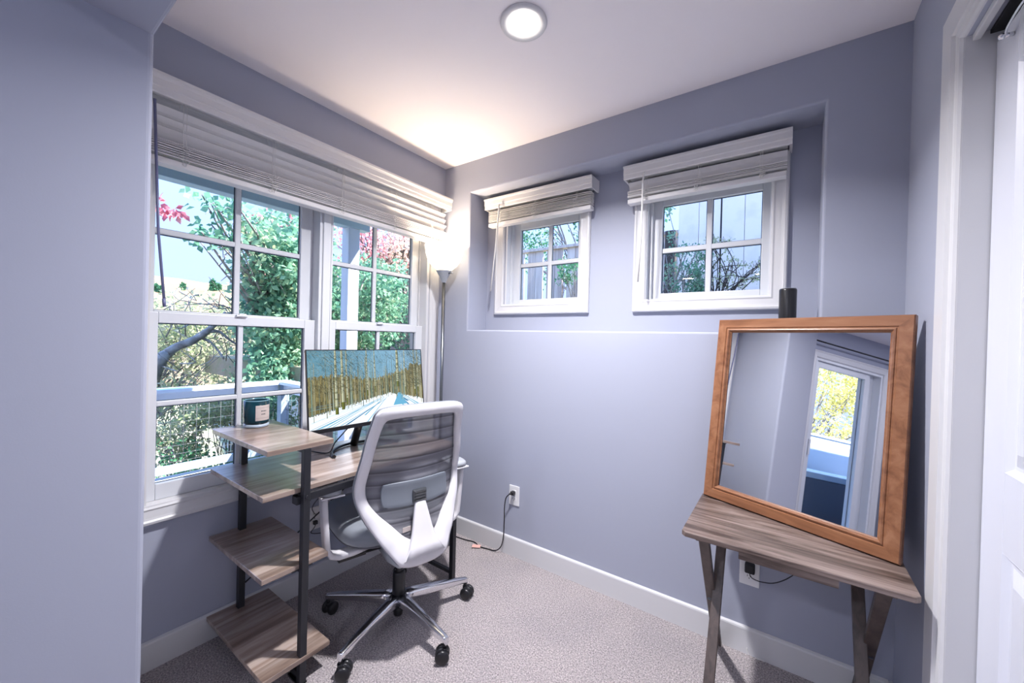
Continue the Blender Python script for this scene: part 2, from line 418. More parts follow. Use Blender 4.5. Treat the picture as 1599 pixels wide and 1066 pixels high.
for (a0,a1,st,vm) in ((-1.508,-.862,(.028,.062),-1.198), (-.80,-.150,(.040,.058),-.483)):
    sash(w1, fL, a0, a1, 1.322, 2.07, -.092, .032, st, .043, .05, [vm], [1.677])
    lo = sash(w1, fL, a0, a1, .628, 1.356, -.046, .034, (st[0]+.004, st[1]-.004), .062, .043, [vm+.002], [.999], mw=.021)
    m = MB(); m.box(-.032, -.018, vm-.022, vm+.022, 1.353, 1.361, .002); m.box(-.030, -.020, vm-.012, vm+.018, 1.361, 1.367, .002)
    m.build('sash_lock', M['vinyl'], lo)

# ------------------------------------------------------------------ windows 2 and 3: small square windows in the recess
fB = lambda a,b,h: (a, RD-h, b)
for k, (wn, cs, vm) in enumerate(((WL, (.318,1.003), .690), (WR, (1.258,1.940), 1.612))):
    w = struct(thing('window_%d' % (k+2), ('small square four-pane window on the left of the recess', 'small square four-pane window on the right of the recess')[k], 'window'))
    del w['category']
    m = MB(); m.sweep_rect(cs[0], cs[1], 1.449, 2.15, scaled(CP,1.08), fB); m.build('casing', M['trim'], w)
    m = MB()
    m.box(wn[0], wn[0]+.012, RD-.004, .30, wn[2], wn[3]); m.box(wn[1]-.012, wn[1], RD-.004, .30, wn[2], wn[3])
    m.box(wn[0]+.012, wn[1]-.012, RD-.004, .30, wn[2], wn[2]+.012); m.box(wn[0]+.012, wn[1]-.012, RD-.004, .30, wn[3]-.012, wn[3])
    m.box(wn[0]+.012, wn[0]+.026, .225, .30, wn[2]+.012, wn[3]-.012, .002); m.box(wn[1]-.026, wn[1]-.012, .225, .30, wn[2]+.012, wn[3]-.012, .002)
    m.build('jamb', M['vinyl'], w)
    st = (.050, .046) if k == 0 else (.050, .038)
    sash(w, fB, wn[0]+.020, wn[1]-.020, wn[2]+.010, wn[3]-.010, RD-.270, .034, st, .052, .07, [vm], [1.781], mw=.026)

# ------------------------------------------------------------------ closet door and casing in the right wall
d1 = struct(thing('door_1', 'white panelled sliding closet door at the right edge', 'door')); del d1['category']
m = MB()
XJ = W+.048
# stiles, rails, raised panels of the door slab
y0, y1 = -1.28, DY1
zr = [0.02, .22, .80, 1.00, 1.62, 1.82, 1.90, 2.025]
m.box(XJ, XJ+.034, y1-.115, y1-.004, .02, 2.010, .002); m.box(XJ, XJ+.034, y0, y0+.115, .02, 2.010, .002)
for a, b in ((.02,.20), (.86,1.03), (1.90,2.010)): m.box(XJ+.0005, XJ+.0335, y0+.115, y1-.115, a, b)
m.box(XJ+.0005, XJ+.0335, (y0+y1)/2-.055, (y0+y1)/2+.055, .2, 1.90)
db = m.build('door_panel', M['door'], d1)
m = MB(); PP = [(0,0),(.012,-.010),(.020,-.010),(.050,-.001),(.052,-.004),(.052,-.02),(0,-.02)]
for (p0,p1) in ((y0+.115,(y0+y1)/2-.055), ((y0+y1)/2+.055,y1-.115)):
    for (q0,q1) in ((.2,.86),(1.03,1.90)):
        m.sweep_rect(p0,p1,q0,q1,PP, lambda a,b,h: (XJ-h, a, b))
        m.box(XJ+.0012, XJ+.02, p0+.050, p1-.050, q0+.050, q1-.050)
m.build('raised_panel', M['door'], db)
m = MB(); m.box(XJ+.040, XJ+.074, -1.895, -1.20, .02, 2.010, .002)
m.build('rear_door_panel', M['door'], d1)
m = MB(); m.box(XJ-.01, XJ+.09, DY0, DY1, 2.036, 2.050)  # near-black colour puts in the shade of the gap above the door
m.build('top_track', M['dark'], d1)
m = MB(); m.tube([(XJ-.001,-.615,1.972),(XJ-.016,-.615,1.972)], [.0045,.0045], 12)
m.tube(smooth_path([(XJ-.013,-.615,1.972),(XJ-.018,-.64,1.976),(XJ-.018,-.70,1.983),(XJ-.012,-.74,1.984)],5), .0022, 8)
bm_ = bmesh.new(); bmesh.ops.create_uvsphere(bm_, u_segments=14, v_segments=10, radius=.0065); m.bm(bm_, 0, True, Matrix.Translation((XJ-.018,-.615,1.972)))
m.build('door_hook', M['chrome'], d1)
m = MB()   # casing: stepped flat boards mitred at the head
CW = .100
prof = [(0,0),(0,.016),(.003,.019),(.072,.019),(.076,.012),(CW-.012,.012),(CW-.004,.010),(CW,.004),(CW,0)]
def cas(a,b,h): return (W-h, a, b)
n = len(prof); vs = []
for (yo, zo, sy, sz) in ((DY1+CW, 0, -1, 0), (DY1+CW, DZ+CW, -1, -1), (DY0-CW, DZ+CW, 1, -1), (DY0-CW, 0, 1, 0)):
    for dd, h in prof: vs.append(cas(yo+sy*dd, zo+sz*dd, h))
fs = [[c*n+k, c*n+(k+1)%n, (c+1)*n+(k+1)%n, (c+1)*n+k] for c in range(3) for k in range(n)] + [list(range(n)), list(range(3*n,4*n))]
m.add(vs, fs); m.build('casing', M['trim'], d1)
m = MB(); m.box(W-.002, W+.14, DY1-.001, DY1+.012, 0, DZ+.002); m.box(W-.002, W+.14, DY0-.012, DY0+.001, 0, DZ+.002); m.box(W-.002, W+.14, DY0, DY1, DZ+.005, DZ+.012)
m.box(W+.010, W+.024, DY0, DY1, 2.030, 2.05, .002)
m.build('jamb', M['trim'], d1)

# ------------------------------------------------------------------ sliding patio door behind the camera (seen in the mirror)
d2 = struct(thing('door_2', 'white sliding glass patio door seen in the mirror', 'door')); del d2['category']
fP = lambda a,b,h: (XL+h, a, b)
m = MB(); m.sweep_rect(SD[0]-.08, SD[1]+.08, -.08, SD[3]+.08, scaled(CP,1.4), fP); m.build('casing', M['trim'], d2)
m = MB(); m.sweep_rect(SD[0], SD[1], 0, SD[3], [(0,-.15),(0,0),(.035,0),(.035,-.15)], fP); m.build('jamb', M['vinyl'], d2)
for (a0,a1,d) in ((-4.060,-3.235,-.05),(-4.185,-3.99,-.10)):
    s = MB()
    for bxs in ((a0,a0+.07,.03,2.025),(a1-.07,a1,.03,2.025),(a0+.07,a1-.07,.03,.13),(a0+.07,a1-.07,1.955,2.025)):
        s.box(XL+d-.018, XL+d+.018, *bxs, .003)
    o = s.build('sliding_panel', M['vinyl'], d2)
    glass_panes(o, [(a0+.07,a1-.07,.13,1.955)], d, fP)
    if d == -.05:
        s = MB(); s.box(XL+d+.018, XL+d+.045, a1-.05, a1-.02, .92, 1.10, .006); s.box(XL+d+.018, XL+d+.024, a1-.056, a1-.014, .90, 1.12, .002); s.build('door_handle', M['vinyl'], o)
t = thing('curtain_rod', 'dark metal curtain rod above the sliding door, seen in the mirror', 'curtain rod')
m = MB(); m.tube([(XL+.09,-2.80,2.22),(XL+.09,-4.95,2.22)], .009, 10); m.build('rod', M['black'], t)
for y in (-2.98,-4.80):
    m = MB(); m.box(XL, XL+.004, y-.012, y+.012, 2.18, 2.25, .001); m.tube([(XL,y,2.215),(XL+.09,y,2.205)], .004, 8); m.build('bracket', M['black'], t)
m = MB(); vs = []; N = 60
for k in range(N+1):
    y = -4.33-.42*k/N; x = XL+.09+.026*sin(k*1.35)
    for z in (.02, 1.1, 2.235): vs.append((x,y,z))
m.add(vs, [[i*3+j, i*3+j+1, (i+1)*3+j+1, (i+1)*3+j] for i in range(N) for j in range(2)], smooth=True)
o = m.build('curtain', M['curtain'], fix=False); sd = o.modifiers.new('t','SOLIDIFY'); sd.thickness = .002
tag(o, 'dark grey curtain hanging beside the sliding door, seen in the mirror', 'curtain')
# ================================================================== furniture
def Rz(a): return Matrix.Rotation(a, 4, 'Z')

# ------------------------------------------------------------------ ladder desk with shelves
t = thing('computer_desk', 'oak-look computer desk with black steel frame and side shelves under the big window', 'desk')
m = MB(); m.box(.02, .500, -1.315, -.365, .703, .721, .0015); m.build('desktop', M['desk'], t)
for z, x1, x0 in ((.885,.526,.03), (.440,.505,.02), (.104,.530,.01)):
    m = MB(); m.box(x0, x1, -1.315, -1.078, z-.018, z, .0015); m.build('shelf', M['desk'], t)
F0, F1 = .502, .527; B0_, B1_ = .035, .060
m = MB(); m.box(F0+(.0), F1, -1.190, -1.165, .0, .866, .002); m.build('leg', M['black'], t)
m = MB(); m.box(B0_, B1_, -1.218, -1.193, .0, .866, .002); m.build('leg', M['black'], t)
m = MB(); m.box(F0, F1, -.398, -.373, .0, .742, .002); m.box(F0+.004, F1-.004, -.394, -.377, .742, .746); m.build('leg', M['black'], t)
m = MB(); m.box(B0_, B1_, -.398, -.373, .0, .742, .002); m.build('leg', M['black'], t)
for y, z in ((-1.18,.690),(-1.18,.035),(-1.18,.426-.006),(-1.18,.872-.012),(-.385,.690),(-.385,.035)):
    m = MB(); m.box(B1_-.01, F0+.006, y-.010, y+.010, z-.010, z+.008, .002); m.build('side_rail', M['black'], t)
m = MB(); m.box(F0, F0+.020, -1.165, -.398, .672, .700, .002); m.build('front_rail', M['black'], t)
m = MB(); m.box(B0_, B0_+.02, -1.193, -.398, .672, .700, .002); m.build('back_rail', M['black'], t)
m = MB(); m.tube([(.05,-1.19,.20),(.05,-.40,.67)], .0035, 8); m.tube([(.046,-1.19,.66),(.046,-.40,.20)], .0035, 8); m.build('cross_brace', M['black'], t)
for z in (.425, .088, .868):   # shelf clips on the front leg
    m = MB(); m.box(F0-.004, F0+.004, -1.215, -1.14, z-.006, z-.001); m.build('shelf_clip', M['black'], t)
m = MB(); m.box(F0-.03, F0+.004, -1.205, -1.15, .660, .690, .003); m.tube([(F1,-1.178,.69),(F1+.004,-1.178,.69)], .006, 12); m.build('corner_bracket', M['black'], t)
m = MB(); m.tube([(F0,-1.178,.012),(F0-.10,-1.178,.012)], .006, 8); m.box(F0-.06,F1,-1.192,-1.163,0,.006); m.build('foot', M['plastic'], t)

# ------------------------------------------------------------------ monitor
h, tl = -.053, .128
U = Vector((-sin(h), cos(h), 0)); Nn = Vector((cos(h), sin(h), 0)); V = Vector((0,0,1))*cos(tl) - Nn*sin(tl); N = U.cross(V)
t = thing('monitor', 'thin black monitor showing a snowy aspen wood on the desk', 'monitor', (.19,-.745,.7215))
Bm = Vector((.30,-1.056,.873)); wS, hS = .61, .343
X = Matrix(((U.x,V.x,N.x,Bm.x),(U.y,V.y,N.y,Bm.y),(U.z,V.z,N.z,Bm.z),(0,0,0,1)))
XL_ = Matrix.Translation((-.19,.745,-.7215)) @ X
m = MB(); m.box(-.004, wS+.004, -.018, hS+.004, -.012, -.0015, .002, X=XL_)
m.box(.10, wS-.10, .02, hS-.08, -.035, -.011, .008, X=XL_)
m.box(-.004, wS+.004, -.018, -.001, -.0016, .0012, .001, X=XL_)
for (a,b,c,d) in ((-.004,-.0005,0,hS+.004),(wS+.0005,wS+.004,0,hS+.004),(-.004,wS+.004,hS,hS+.004)): m.box(a,b,c,d,-.0016,.0008,0,X=XL_)
m.build('housing', M['plastic'], t)
# picture on the screen: flat shapes with their own colours, lit by the screen itself
sv, sf, scol = [], [], []
def poly(pts, col, layer):
    o = len(sv)
    for a, b in pts: sv.append(tuple(XL_ @ Vector((min(max(a,0),1)*wS, min(max(b,0),1)*hS, -.0012+layer*.00006))))
    sf.append(list(range(o, o+len(pts)))); scol.append(col)
rs = random.Random(5)
for k in range(30):   # sky
    for j in range(8):
        u = rs.random()*.05
        c = (.18+.14*k/30+u, .36+.14*k/30+u, .44+.20*k/30+u) if 1 else 0
        poly([(k/30,.45+j*.07),((k+1)/30,.45+j*.07),((k+1)/30,.52+j*.07),(k/30,.52+j*.07)], c, 0)
snow = lambda a: .17+.21*min(1,a/.66) if a < .66 else .38-.14*(a-.66)/.34
for k in range(40):   # snow
    a, b = k/40, (k+1)/40
    poly([(a,0),(b,0),(b,snow(b)),(a,snow(a))], (.86,.90,.93), 1)
for k in range(170):  # belt of brown trees
    a = k/170; top = .60+.04*sin(a*9)+.09*(a>.86)+rs.random()*.06
    if .62 < a: top += .03
    b0 = snow(a)-.02+rs.random()*.03
    for j in range(9):
        g = rs.random()*.8+.2*(j/9); c = (.12+.30*g, .11+.26*g, .05+.13*g)
        poly([(a-.001,b0+(top-b0)*j/9),(a+.007,b0+(top-b0)*j/9),(a+.007,b0+(top-b0)*(j+1)/9),(a-.001,b0+(top-b0)*(j+1)/9)], c, 2)
for k in range(34):   # long blue shadows on the snow fanning from the sun side
    e = (.715+rs.gauss(0,.02), .40); ang = rs.uniform(0, 1)
    if k < 26: s = (rs.uniform(-.55,.45), 0 if ang > .3 else rs.uniform(0,.25)); 
    else: s = (rs.uniform(.8,1.05), rs.uniform(.08,.22))
    st = (e[0]+(s[0]-e[0])*rs.uniform(.1,.3), e[1]+(s[1]-e[1])*rs.uniform(.18,.34)); w_ = rs.uniform(.008,.028)
    if s[0] < 0: k0 = (0-e[0])/(s[0]-e[0]); s = (0, e[1]+(s[1]-e[1])*k0)
    if s[1] < 0.001: s = (s[0], 0)
    c = rs.choice([(.08,.38,.56),(.18,.48,.64),(.30,.55,.68),(.05,.28,.46)])
    poly([(s[0]-w_*.5,s[1]),(s[0]+w_,s[1]+w_*.3),(st[0]+.002,st[1]),(st[0]-.002,st[1])], c, 3)
poly([(.69,.18),(.83,.18),(.765,.36),(.745,.36)], (.22,.50,.66), 4)
for k in range(130):   # pale trunks
    a = rs.random(); b0 = snow(a)-rs.random()**2*.10; b1 = rs.uniform(.55,1.0); w_ = rs.uniform(.0008,.0032)
    g = rs.random(); c = rs.choice([(.46,.46,.34),(.28,.31,.21),(.56,.55,.44),(.12,.15,.12),(.26,.38,.34)])
    poly([(a-w_,b0),(a+w_,b0),(a+w_*.5,b1),(a-w_*.5,b1)], c, 5)
for a, b0, w_ in ((.205,.155,.013),(.255,.21,.013),(.29,.27,.006),(.46,.36,.006),(.53,.40,.005),(.745,.45,.014),(.82,.36,.005),(.92,.30,.007),(.955,.34,.007)):
    for j in range(40):
        z0 = b0+(1-b0)*j/40; z1 = b0+(1-b0)*(j+1)/40; g = rs.random()
        c = (.58,.60,.46) if g > .25 else (.34,.37,.24)
        if z0 < b0+.08: c = (.24,.26,.05)
        k0 = w_*(1-.5*(z0-b0)); k1 = w_*(1-.5*(z1-b0))
        poly([(a-k0,z0),(a+k0*.2,z0),(a+k1*.2,z1),(a-k1,z1)], c, 6); poly([(a+k0*.2,z0),(a+k0,z0),(a+k1,z1),(a+k1*.2,z1)], tuple(q*.55 for q in c), 6)
for k in range(2600):  # twigs
    a = rs.choice([rs.random(), rs.gauss(.23,.13), rs.gauss(.93,.07)]); b = rs.uniform(.42,1.0); an = rs.uniform(-1.2,1.2)+(pi if rs.random()<.5 else 0); L_ = rs.uniform(.015,.06)
    dx, dy = cos(an)*L_, abs(sin(an))*L_*1.5+.01; w_ = .0019
    poly([(a,b),(a+w_,b+.002),(a+dx+w_*.4,b+dy),(a+dx,b+dy)], rs.choice([(.03,.05,.04),(.05,.07,.05),(.12,.14,.09),(.34,.34,.22)]), 7)
me = bpy.data.meshes.new('screen'); me.from_pydata(sv, [], sf)
ca = me.color_attributes.new('Col', 'FLOAT_COLOR', 'CORNER'); i = 0
buf = []
for f_, c in zip(sf, scol): buf += [*c, 1]*len(f_)
ca.data.foreach_set('color', buf)
sm_ = bpy.data.materials.new('lit_screen'); sm_.use_nodes = True; nt = sm_.node_tree; b = nt.nodes['Principled BSDF']
at = nt.nodes.new('ShaderNodeVertexColor'); at.layer_name = 'Col'
b.inputs['Base Color'].default_value = (.01,.01,.01,1); b.inputs['Roughness'].default_value = .25
gm = nt.nodes.new('ShaderNodeGamma'); gm.inputs['Gamma'].default_value = 1.5
nt.links.new(at.outputs['Color'], gm.inputs['Color']); nt.links.new(gm.outputs['Color'], b.inputs['Emission Color']); b.inputs['Emission Strength'].default_value = SCREEN
me.materials.append(sm_); o = bpy.data.objects.new('screen', me); C.objects.link(o); o.parent = t
m = MB()   # column
m.tube([(.030,0,.20),(-.045,0,.006)], .019, 16); m.box(.04,.085,-.04,.04,.19,.25,.006); m.build('stand_column', M['plastic'], t)
m = MB(); pts = [(-.065+.175*(1-cos(a)), .182*sin(a), .0075) for a in [radians(k) for k in range(-82,83,6)]]
n0 = len(pts); m.tube(pts, .0075, 8, squash=.9); m.build('stand_base', M['plastic'], t)
m = MB(); m.tube(smooth_path([(.03,-.02,.16),(-.02,-.05,.10),(-.03,-.11,.04),(.0,-.16,.006),(-.08,-.20,.006)],8), .003, 8)
o = m.build('monitor_cable', M['rubber'], loc=(.19,-.745,.7215)); tag(o, 'black cable drooping from the monitor onto the desk', 'cable')

# ------------------------------------------------------------------ candle
t = thing('candle', 'dark teal glass candle with a beige label on the top shelf', 'candle', (.100,-1.180,.8855))
r_ = .047
m = MB(); m.lathe([(0,.014),(r_-.006,.014),(r_-.001,.018),(r_,.025),(r_,.1115),(r_-.0025,.1115),(r_-.0025,.070)], 48); m.build('jar', M['navy'], t)
m = MB(); m.lathe([(r_,.1116),(r_-.0003,.1132),(r_-.0012,.1138),(r_-.0022,.1132),(r_-.0025,.1116)], 48); m.build('rim', mat('pale_teal_rim_highlight', (.22,.42,.50), rough=.1, coat=.5), t)  # highlight on the glass rim painted in as a paler teal
m = MB(); m.lathe([(0,0),(r_-.004,0),(r_-.0005,.003),(r_-.0005,.0138),(0,.0138)], 48); m.build('glass_foot', M['clear'], t)
m = MB(); m.lathe([(0,.078),(r_-.003,.076)], 32); m.tube([(0,0,.077),(.001,0,.086)], .0012, 6); m.build('wax', M['wax'], t)
m = MB(); m.lathe([(r_+.0004,.030),(r_+.0007,.032),(r_+.0007,.092),(r_+.0004,.094)], 24, a0=radians(-26), a1=radians(50)); m.build('label', M['label'], t, fix=False)
m = MB()
for (z, a0, segs) in ((.068, -2, ((0,5),(6.5,10),(11.5,15),(16.5,20),(21.5,25))), (.055, -1, ((0,4),(6,11),(13,19)))):
    for (s0, s1) in segs: m.lathe([(r_+.0011,z),(r_+.0011,z+.0045)], 4, a0=radians(a0+s0), a1=radians(a0+s1))
m.lathe([(r_+.0011,.0405),(r_+.0011,.0412)], 8, a0=radians(-22), a1=radians(44)); m.lathe([(r_+.0011,.0835),(r_+.0011,.0842)], 8, a0=radians(-22), a1=radians(44))
m.build('label_print', M['ink'], t, fix=False)

# ------------------------------------------------------------------ torchiere floor lamp
t = thing('floor_lamp', 'lit torchiere floor lamp with white glass bowl in the corner', 'floor lamp', (.160,-.150,0))
m = MB(); m.lathe([(0,0),(.115,0),(.118,.006),(.112,.016),(.05,.024),(.014,.034),(.012,.05)], 40); m.build('base', M['steel'], t)
m = MB(); m.tube([(0,0,.03),(0,0,1.640)], .0105, 16); m.build('pole', M['steel'], t)
m = MB(); m.lathe([(.012,1.632),(.016,1.640),(.030,1.672),(.046,1.700),(.050,1.706),(.046,1.706),(.0,1.700)], 36); m.build('socket_cone', M['grey_pl'], t)
m = MB(); m.tube([(.03,0,1.690),(.072,.006,1.688)], .0035, 8); m.build('switch', M['steel'], t)
sh = bpy.data.materials.new('frosted_lamp_glass'); sh.use_nodes = True; nt = sh.node_tree; b = nt.nodes['Principled BSDF']
b.inputs['Base Color'].default_value = (.9,.86,.78,1); b.inputs['Roughness'].default_value = .5
b.inputs['Emission Color'].default_value = (1,.80,.52,1); b.inputs['Emission Strength'].default_value = LAMP_GLASS
m = MB(); m.lathe([(.030,1.704),(.052,1.715),(.082,1.742),(.104,1.775),(.116,1.815),(.121,1.850),(.124,1.862),(.121,1.862),(.117,1.848),(.112,1.815),(.100,1.778),(.078,1.746),(.048,1.720),(.02,1.710)], 48)
m.build('glass_shade', sh, t)
bm_ = bmesh.new(); bmesh.ops.create_uvsphere(bm_, u_segments=16, v_segments=10, radius=.022); m = MB().bm(bm_, 0, True, Matrix.Translation((0,0,1.752)))
m.tube([(0,0,1.705),(0,0,1.735)], .013, 12); m.build('bulb', emit('warm_bulb', (1,.74,.42), 12), t)

# ------------------------------------------------------------------ office chair (local x = backwards, y = its right)
ch = thing('office_chair', 'white and grey mesh-back office chair on five castors at the desk', 'chair', (.54,-.76,0), radians(-14))
K = [((0,1.012),(0,.965)),((.10,1.010),(.09,.963)),((.165,1.004),(.146,.958)),((.191,.988),(.161,.946)),((.201,.958),(.168,.922)),((.217,.85),(.183,.835)),((.232,.74),(.197,.735)),
     ((.238,.668),(.201,.668)),((.231,.612),(.191,.618)),((.208,.550),(.160,.572)),((.170,.482),(.112,.522)),((.132,.424),(.075,.482)),((.098,.382),(.045,.462)),((.050,.368),(.022,.452)),((0,.366),(0,.450))]
def cr(seq, n):
    return [tuple(p) for p in smooth_path([(a,b,0) for a,b in seq], n)]
half_o = cr([k[0] for k in K], 5); half_i = cr([k[1] for k in K], 5)
def itp(z, tab):
    tab = sorted(tab)
    if z <= tab[0][0]: return tab[0][1]
    for (z0,v0),(z1,v1) in zip(tab, tab[1:]):
        if z <= z1: s_ = (z-z0)/(z1-z0); s_ = s_*s_*(3-2*s_); return v0+(v1-v0)*s_
    return tab[-1][1]
nc = lambda z: itp(z, [(.385,.222),(.45,.200),(.55,.172),(.66,.163),(.82,.176),(1.012,.203)])
kc = lambda z: itp(z, [(.385,.03),(.50,.06),(.66,.082),(.85,.055),(1.01,.030)])
nf = lambda y, z: nc(z) - kc(z)*(y/.24)**2
O_ = [(a,b) for a,b,_ in half_o] + [(-a,b) for a,b,_ in half_o[-2:0:-1]]
I_ = [(a,b) for a,b,_ in half_i] + [(-a,b) for a,b,_ in half_i[-2:0:-1]]
def ring(off, th, shrink=0.0, round_=True):
    s = MB(); n = len(O_); vs = []
    for (oa,ob),(ia,ib) in zip(O_, I_):
        for (f_, g) in ((0,.25),(.0,.75),(.14,1),(.86,1),(1,.75),(1,.25),(.86,0),(.14,0)):
            f2 = shrink+(1-2*shrink)*f_; a = oa+(ia-oa)*f2; b = ob+(ib-ob)*f2
            vs.append((nf(oa+(ia-oa)*.5*f2, b)+off+(g-.5)*th, a, b))
    fs = [[i*8+k, i*8+(k+1)%8, ((i+1)%n)*8+(k+1)%8, ((i+1)%n)*8+k] for i in range(n) for k in range(8)]
    return s.add(vs, fs, 0, True)
bk = ring(.004, .024).build('back_frame', M['white_pl'], ch)
ring(-.0135, .010, -.04).build('mesh_rim', M['seat'], ch)
# mesh sheet with pleats
wi = lambda z: itp(z, [(.438,.010),(.452,.030),(.462,.052),(.482,.083),(.522,.119),(.572,.164),(.618,.192),(.668,.202),(.735,.198),(.835,.184),(.922,.169),(.950,.158),(.963,.12)])
m = MB(); NZ, NY = 130, 20; vs = []
for i in range(NZ+1):
    z = .438+(.963-.438)*i/NZ; w_ = wi(z)
    for j in range(NY+1):
        y = w_*(2*j/NY-1); vs.append((nf(y,z)-.010+.0022*sin(z*2*pi/.052), y, z))
m.add(vs, [[i*(NY+1)+j, i*(NY+1)+j+1, (i+1)*(NY+1)+j+1, (i+1)*(NY+1)+j] for i in range(NZ) for j in range(NY)], 0, True)
mm = bpy.data.materials.new('striped_mesh_fabric'); mm.use_nodes = True; nt = mm.node_tree; L = nt.links.new; b = nt.nodes['Principled BSDF']
tc = nt.nodes.new('ShaderNodeTexCoord'); sp = nt.nodes.new('ShaderNodeSeparateXYZ'); L(tc.outputs['Object'], sp.inputs[0])
md = nt.nodes.new('ShaderNodeMath'); md.operation = 'FRACT'; dv = nt.nodes.new('ShaderNodeMath'); dv.operation = 'DIVIDE'; dv.inputs[1].default_value = .052
L(sp.outputs['Z'], dv.inputs[0]); L(dv.outputs[0], md.inputs[0])
r = nt.nodes.new('ShaderNodeValToRGB'); el = r.color_ramp.elements
el[0].position = 0; el[0].color = (.23,.23,.255,1); el[1].position = .16; el[1].color = (.045,.045,.055,1)
for p, c in ((.09,(.15,.15,.17)),(.30,(.12,.12,.14)),(.55,(.19,.19,.21)),(.96,(.16,.16,.185))):
    e = el.new(p); e.color = (*c, 1)
L(md.outputs[0], r.inputs['Fac']); L(r.outputs['Color'], b.inputs['Base Color']); b.inputs['Roughness'].default_value = .55
tr = nt.nodes.new('ShaderNodeBsdfTransparent'); mx = nt.nodes.new('ShaderNodeMixShader')
ar = nt.nodes.new('ShaderNodeValToRGB'); e = ar.color_ramp.elements; e[0].position = .10; e[0].color = (.83,)*3+(1,); e[1].position = .32; e[1].color = (.80,)*3+(1,)
k_ = e.new(.2); k_.color = (.97,)*3+(1,)
L(md.outputs[0], ar.inputs['Fac']); L(ar.outputs['Color'], mx.inputs[0]); L(tr.outputs[0], mx.inputs[1]); L(b.outputs[0], mx.inputs[2]); L(mx.outputs[0], nt.nodes['Material Output'].inputs['Surface'])
m.build('back_mesh', mm, ch, fix=False)
# lumbar plate, bracket, spine
def plate(y0,y1,z0,z1,off,th,ny=14,nz=6,rad=.02):
    s = MB(); vs = []
    for side in (0,1):
        for i in range(nz+1):
            for j in range(ny+1):
                a = 2*j/ny-1; b_ = 2*i/nz-1
                k = 1-.10*max(0,abs(b_)-.4)**1.2*abs(a)**3; y = (y0+y1)/2+(y1-y0)/2*a*k; z = (z0+z1)/2+(z1-z0)/2*b_*(1-.12*abs(a)**4)
                vs.append((nf(y,z)+off+side*th, y, z))
    n1 = (ny+1)*(nz+1)
    for s_ in (0,1):
        for i in range(nz):
            for j in range(ny):
                q = [i*(ny+1)+j, i*(ny+1)+j+1, (i+1)*(ny+1)+j+1, (i+1)*(ny+1)+j]; s.f.append([s_*n1+x for x in (q if s_ else q[::-1])])
    edge = [j for j in range(ny+1)]+[(i)*(ny+1)+ny for i in range(1,nz+1)]+[nz*(ny+1)+j for j in range(ny-1,-1,-1)]+[i*(ny+1) for i in range(nz-1,0,-1)]
    for a, b_ in zip(edge, edge[1:]+edge[:1]): s.f.append([a,b_,n1+b_,n1+a])
    s.v = vs; s.m = [0]*len(s.f); s.sm = [True]*len(s.f); return s
lp = plate(-.150,.150,.592,.692,-.004,.010); lp.build('lumbar_plate', mat('slate_grey_plastic', (.16,.18,.21), rough=.45), ch, bevel=.002)
m = MB()
for z in (.610,.622,.634,.646): m.box(nc(z)+.004, nc(z)+.022, -.026, .026, z-.004, z+.003, .002)
m.box(nc(.63)+.002, nc(.63)+.014, -.030, .030, .60, .652, .003); m.build('height_bracket', M['steel'], ch)
m = MB(); m.box(nc(.50)-.006, nc(.50)-.004, -.075, -.040, .492, .512); m.build('care_tag', M['label'], ch)
def loft(secs, smooth=True, mi=0):
    """secs = list of (centre, axis-a, axis-b) half-size vectors; rounded rectangular section"""
    s = MB(); vs = []; n = 12
    sq = []
    for k in range(n):
        a = 2*pi*(k+.5)/n; c, d = cos(a), sin(a); sq.append((math.copysign(abs(c)**.45,c), math.copysign(abs(d)**.45,d)))
    for ce, A, B in secs:
        ce, A, B = Vector(ce), Vector(A), Vector(B)
        for p, q in sq: vs.append(ce+A*p+B*q)
    fs = [[i*n+k, i*n+(k+1)%n, (i+1)*n+(k+1)%n, (i+1)*n+k] for i in range(len(secs)-1) for k in range(n)]
    s.add(vs, fs, mi, smooth); o = 0
    s.f += [list(range(n))[::-1], [(len(secs)-1)*n+k for k in range(n)]]; s.m += [mi,mi]; s.sm += [False,False]
    return s
sp_ = [((nc(.605)+.012,0,.612),(0,.020,0),(.006,0,.001)), ((nc(.59)+.014,0,.590),(0,.026,0),(.009,0,.001)), ((nc(.50)+.018,0,.50),(0,.044,0),(.012,0,.003)), ((nc(.44)+.020,0,.44),(0,.064,0),(.014,0,.004)),
       ((.238,0,.402),(0,.088,0),(.014,0,.010)), ((.205,0,.378),(0,.094,0),(.006,0,.016)), ((.12,0,.362),(0,.082,0),(.0,0,.018)), ((.02,0,.352),(0,.070,0),(.0,0,.018))]
loft(sp_).build('back_spine', M['white_pl'], ch)
# seat
def cushion(layers, cx, hx, hy, p=3.4, n=56, mi=0):
    s = MB(); vs = []
    for z, k, dx in layers:
        for i in range(n):
            a = 2*pi*i/n; c, d = cos(a), sin(a); q = (abs(c)**p+abs(d)**p)**(-1/p)
            x = cx+dx+hx*k*c*q; vs.append((x, hy*k*d*q, z - (.018*max(0,(cx-x)/hx-.55)**1.3 if z > .42 else 0)))
    fs = [[i*n+j, i*n+(j+1)%n, (i+1)*n+(j+1)%n, (i+1)*n+j] for i in range(len(layers)-1) for j in range(n)]
    s.add(vs, fs, mi, True); s.f += [list(range(n))[::-1], [(len(layers)-1)*n+k for k in range(n)]]; s.m += [mi,mi]; s.sm += [True,True]; return s
cushion([(.405,.90,0),(.412,.97,0),(.430,1,0),(.455,1,0),(.472,.975,0),(.481,.92,0),(.485,.80,0),(.486,.5,0),(.484,.1,0)], -.165, .255, .248).build('seat_cushion', M['seat'], ch)
cushion([(.366,.45,.02),(.372,.62,.02),(.388,.86,.0),(.404,.965,0),(.410,.975,0)], -.165, .255, .248).build('seat_shell', mat('dark_grey_seat_shell', (.10,.10,.115), rough=.45), ch)
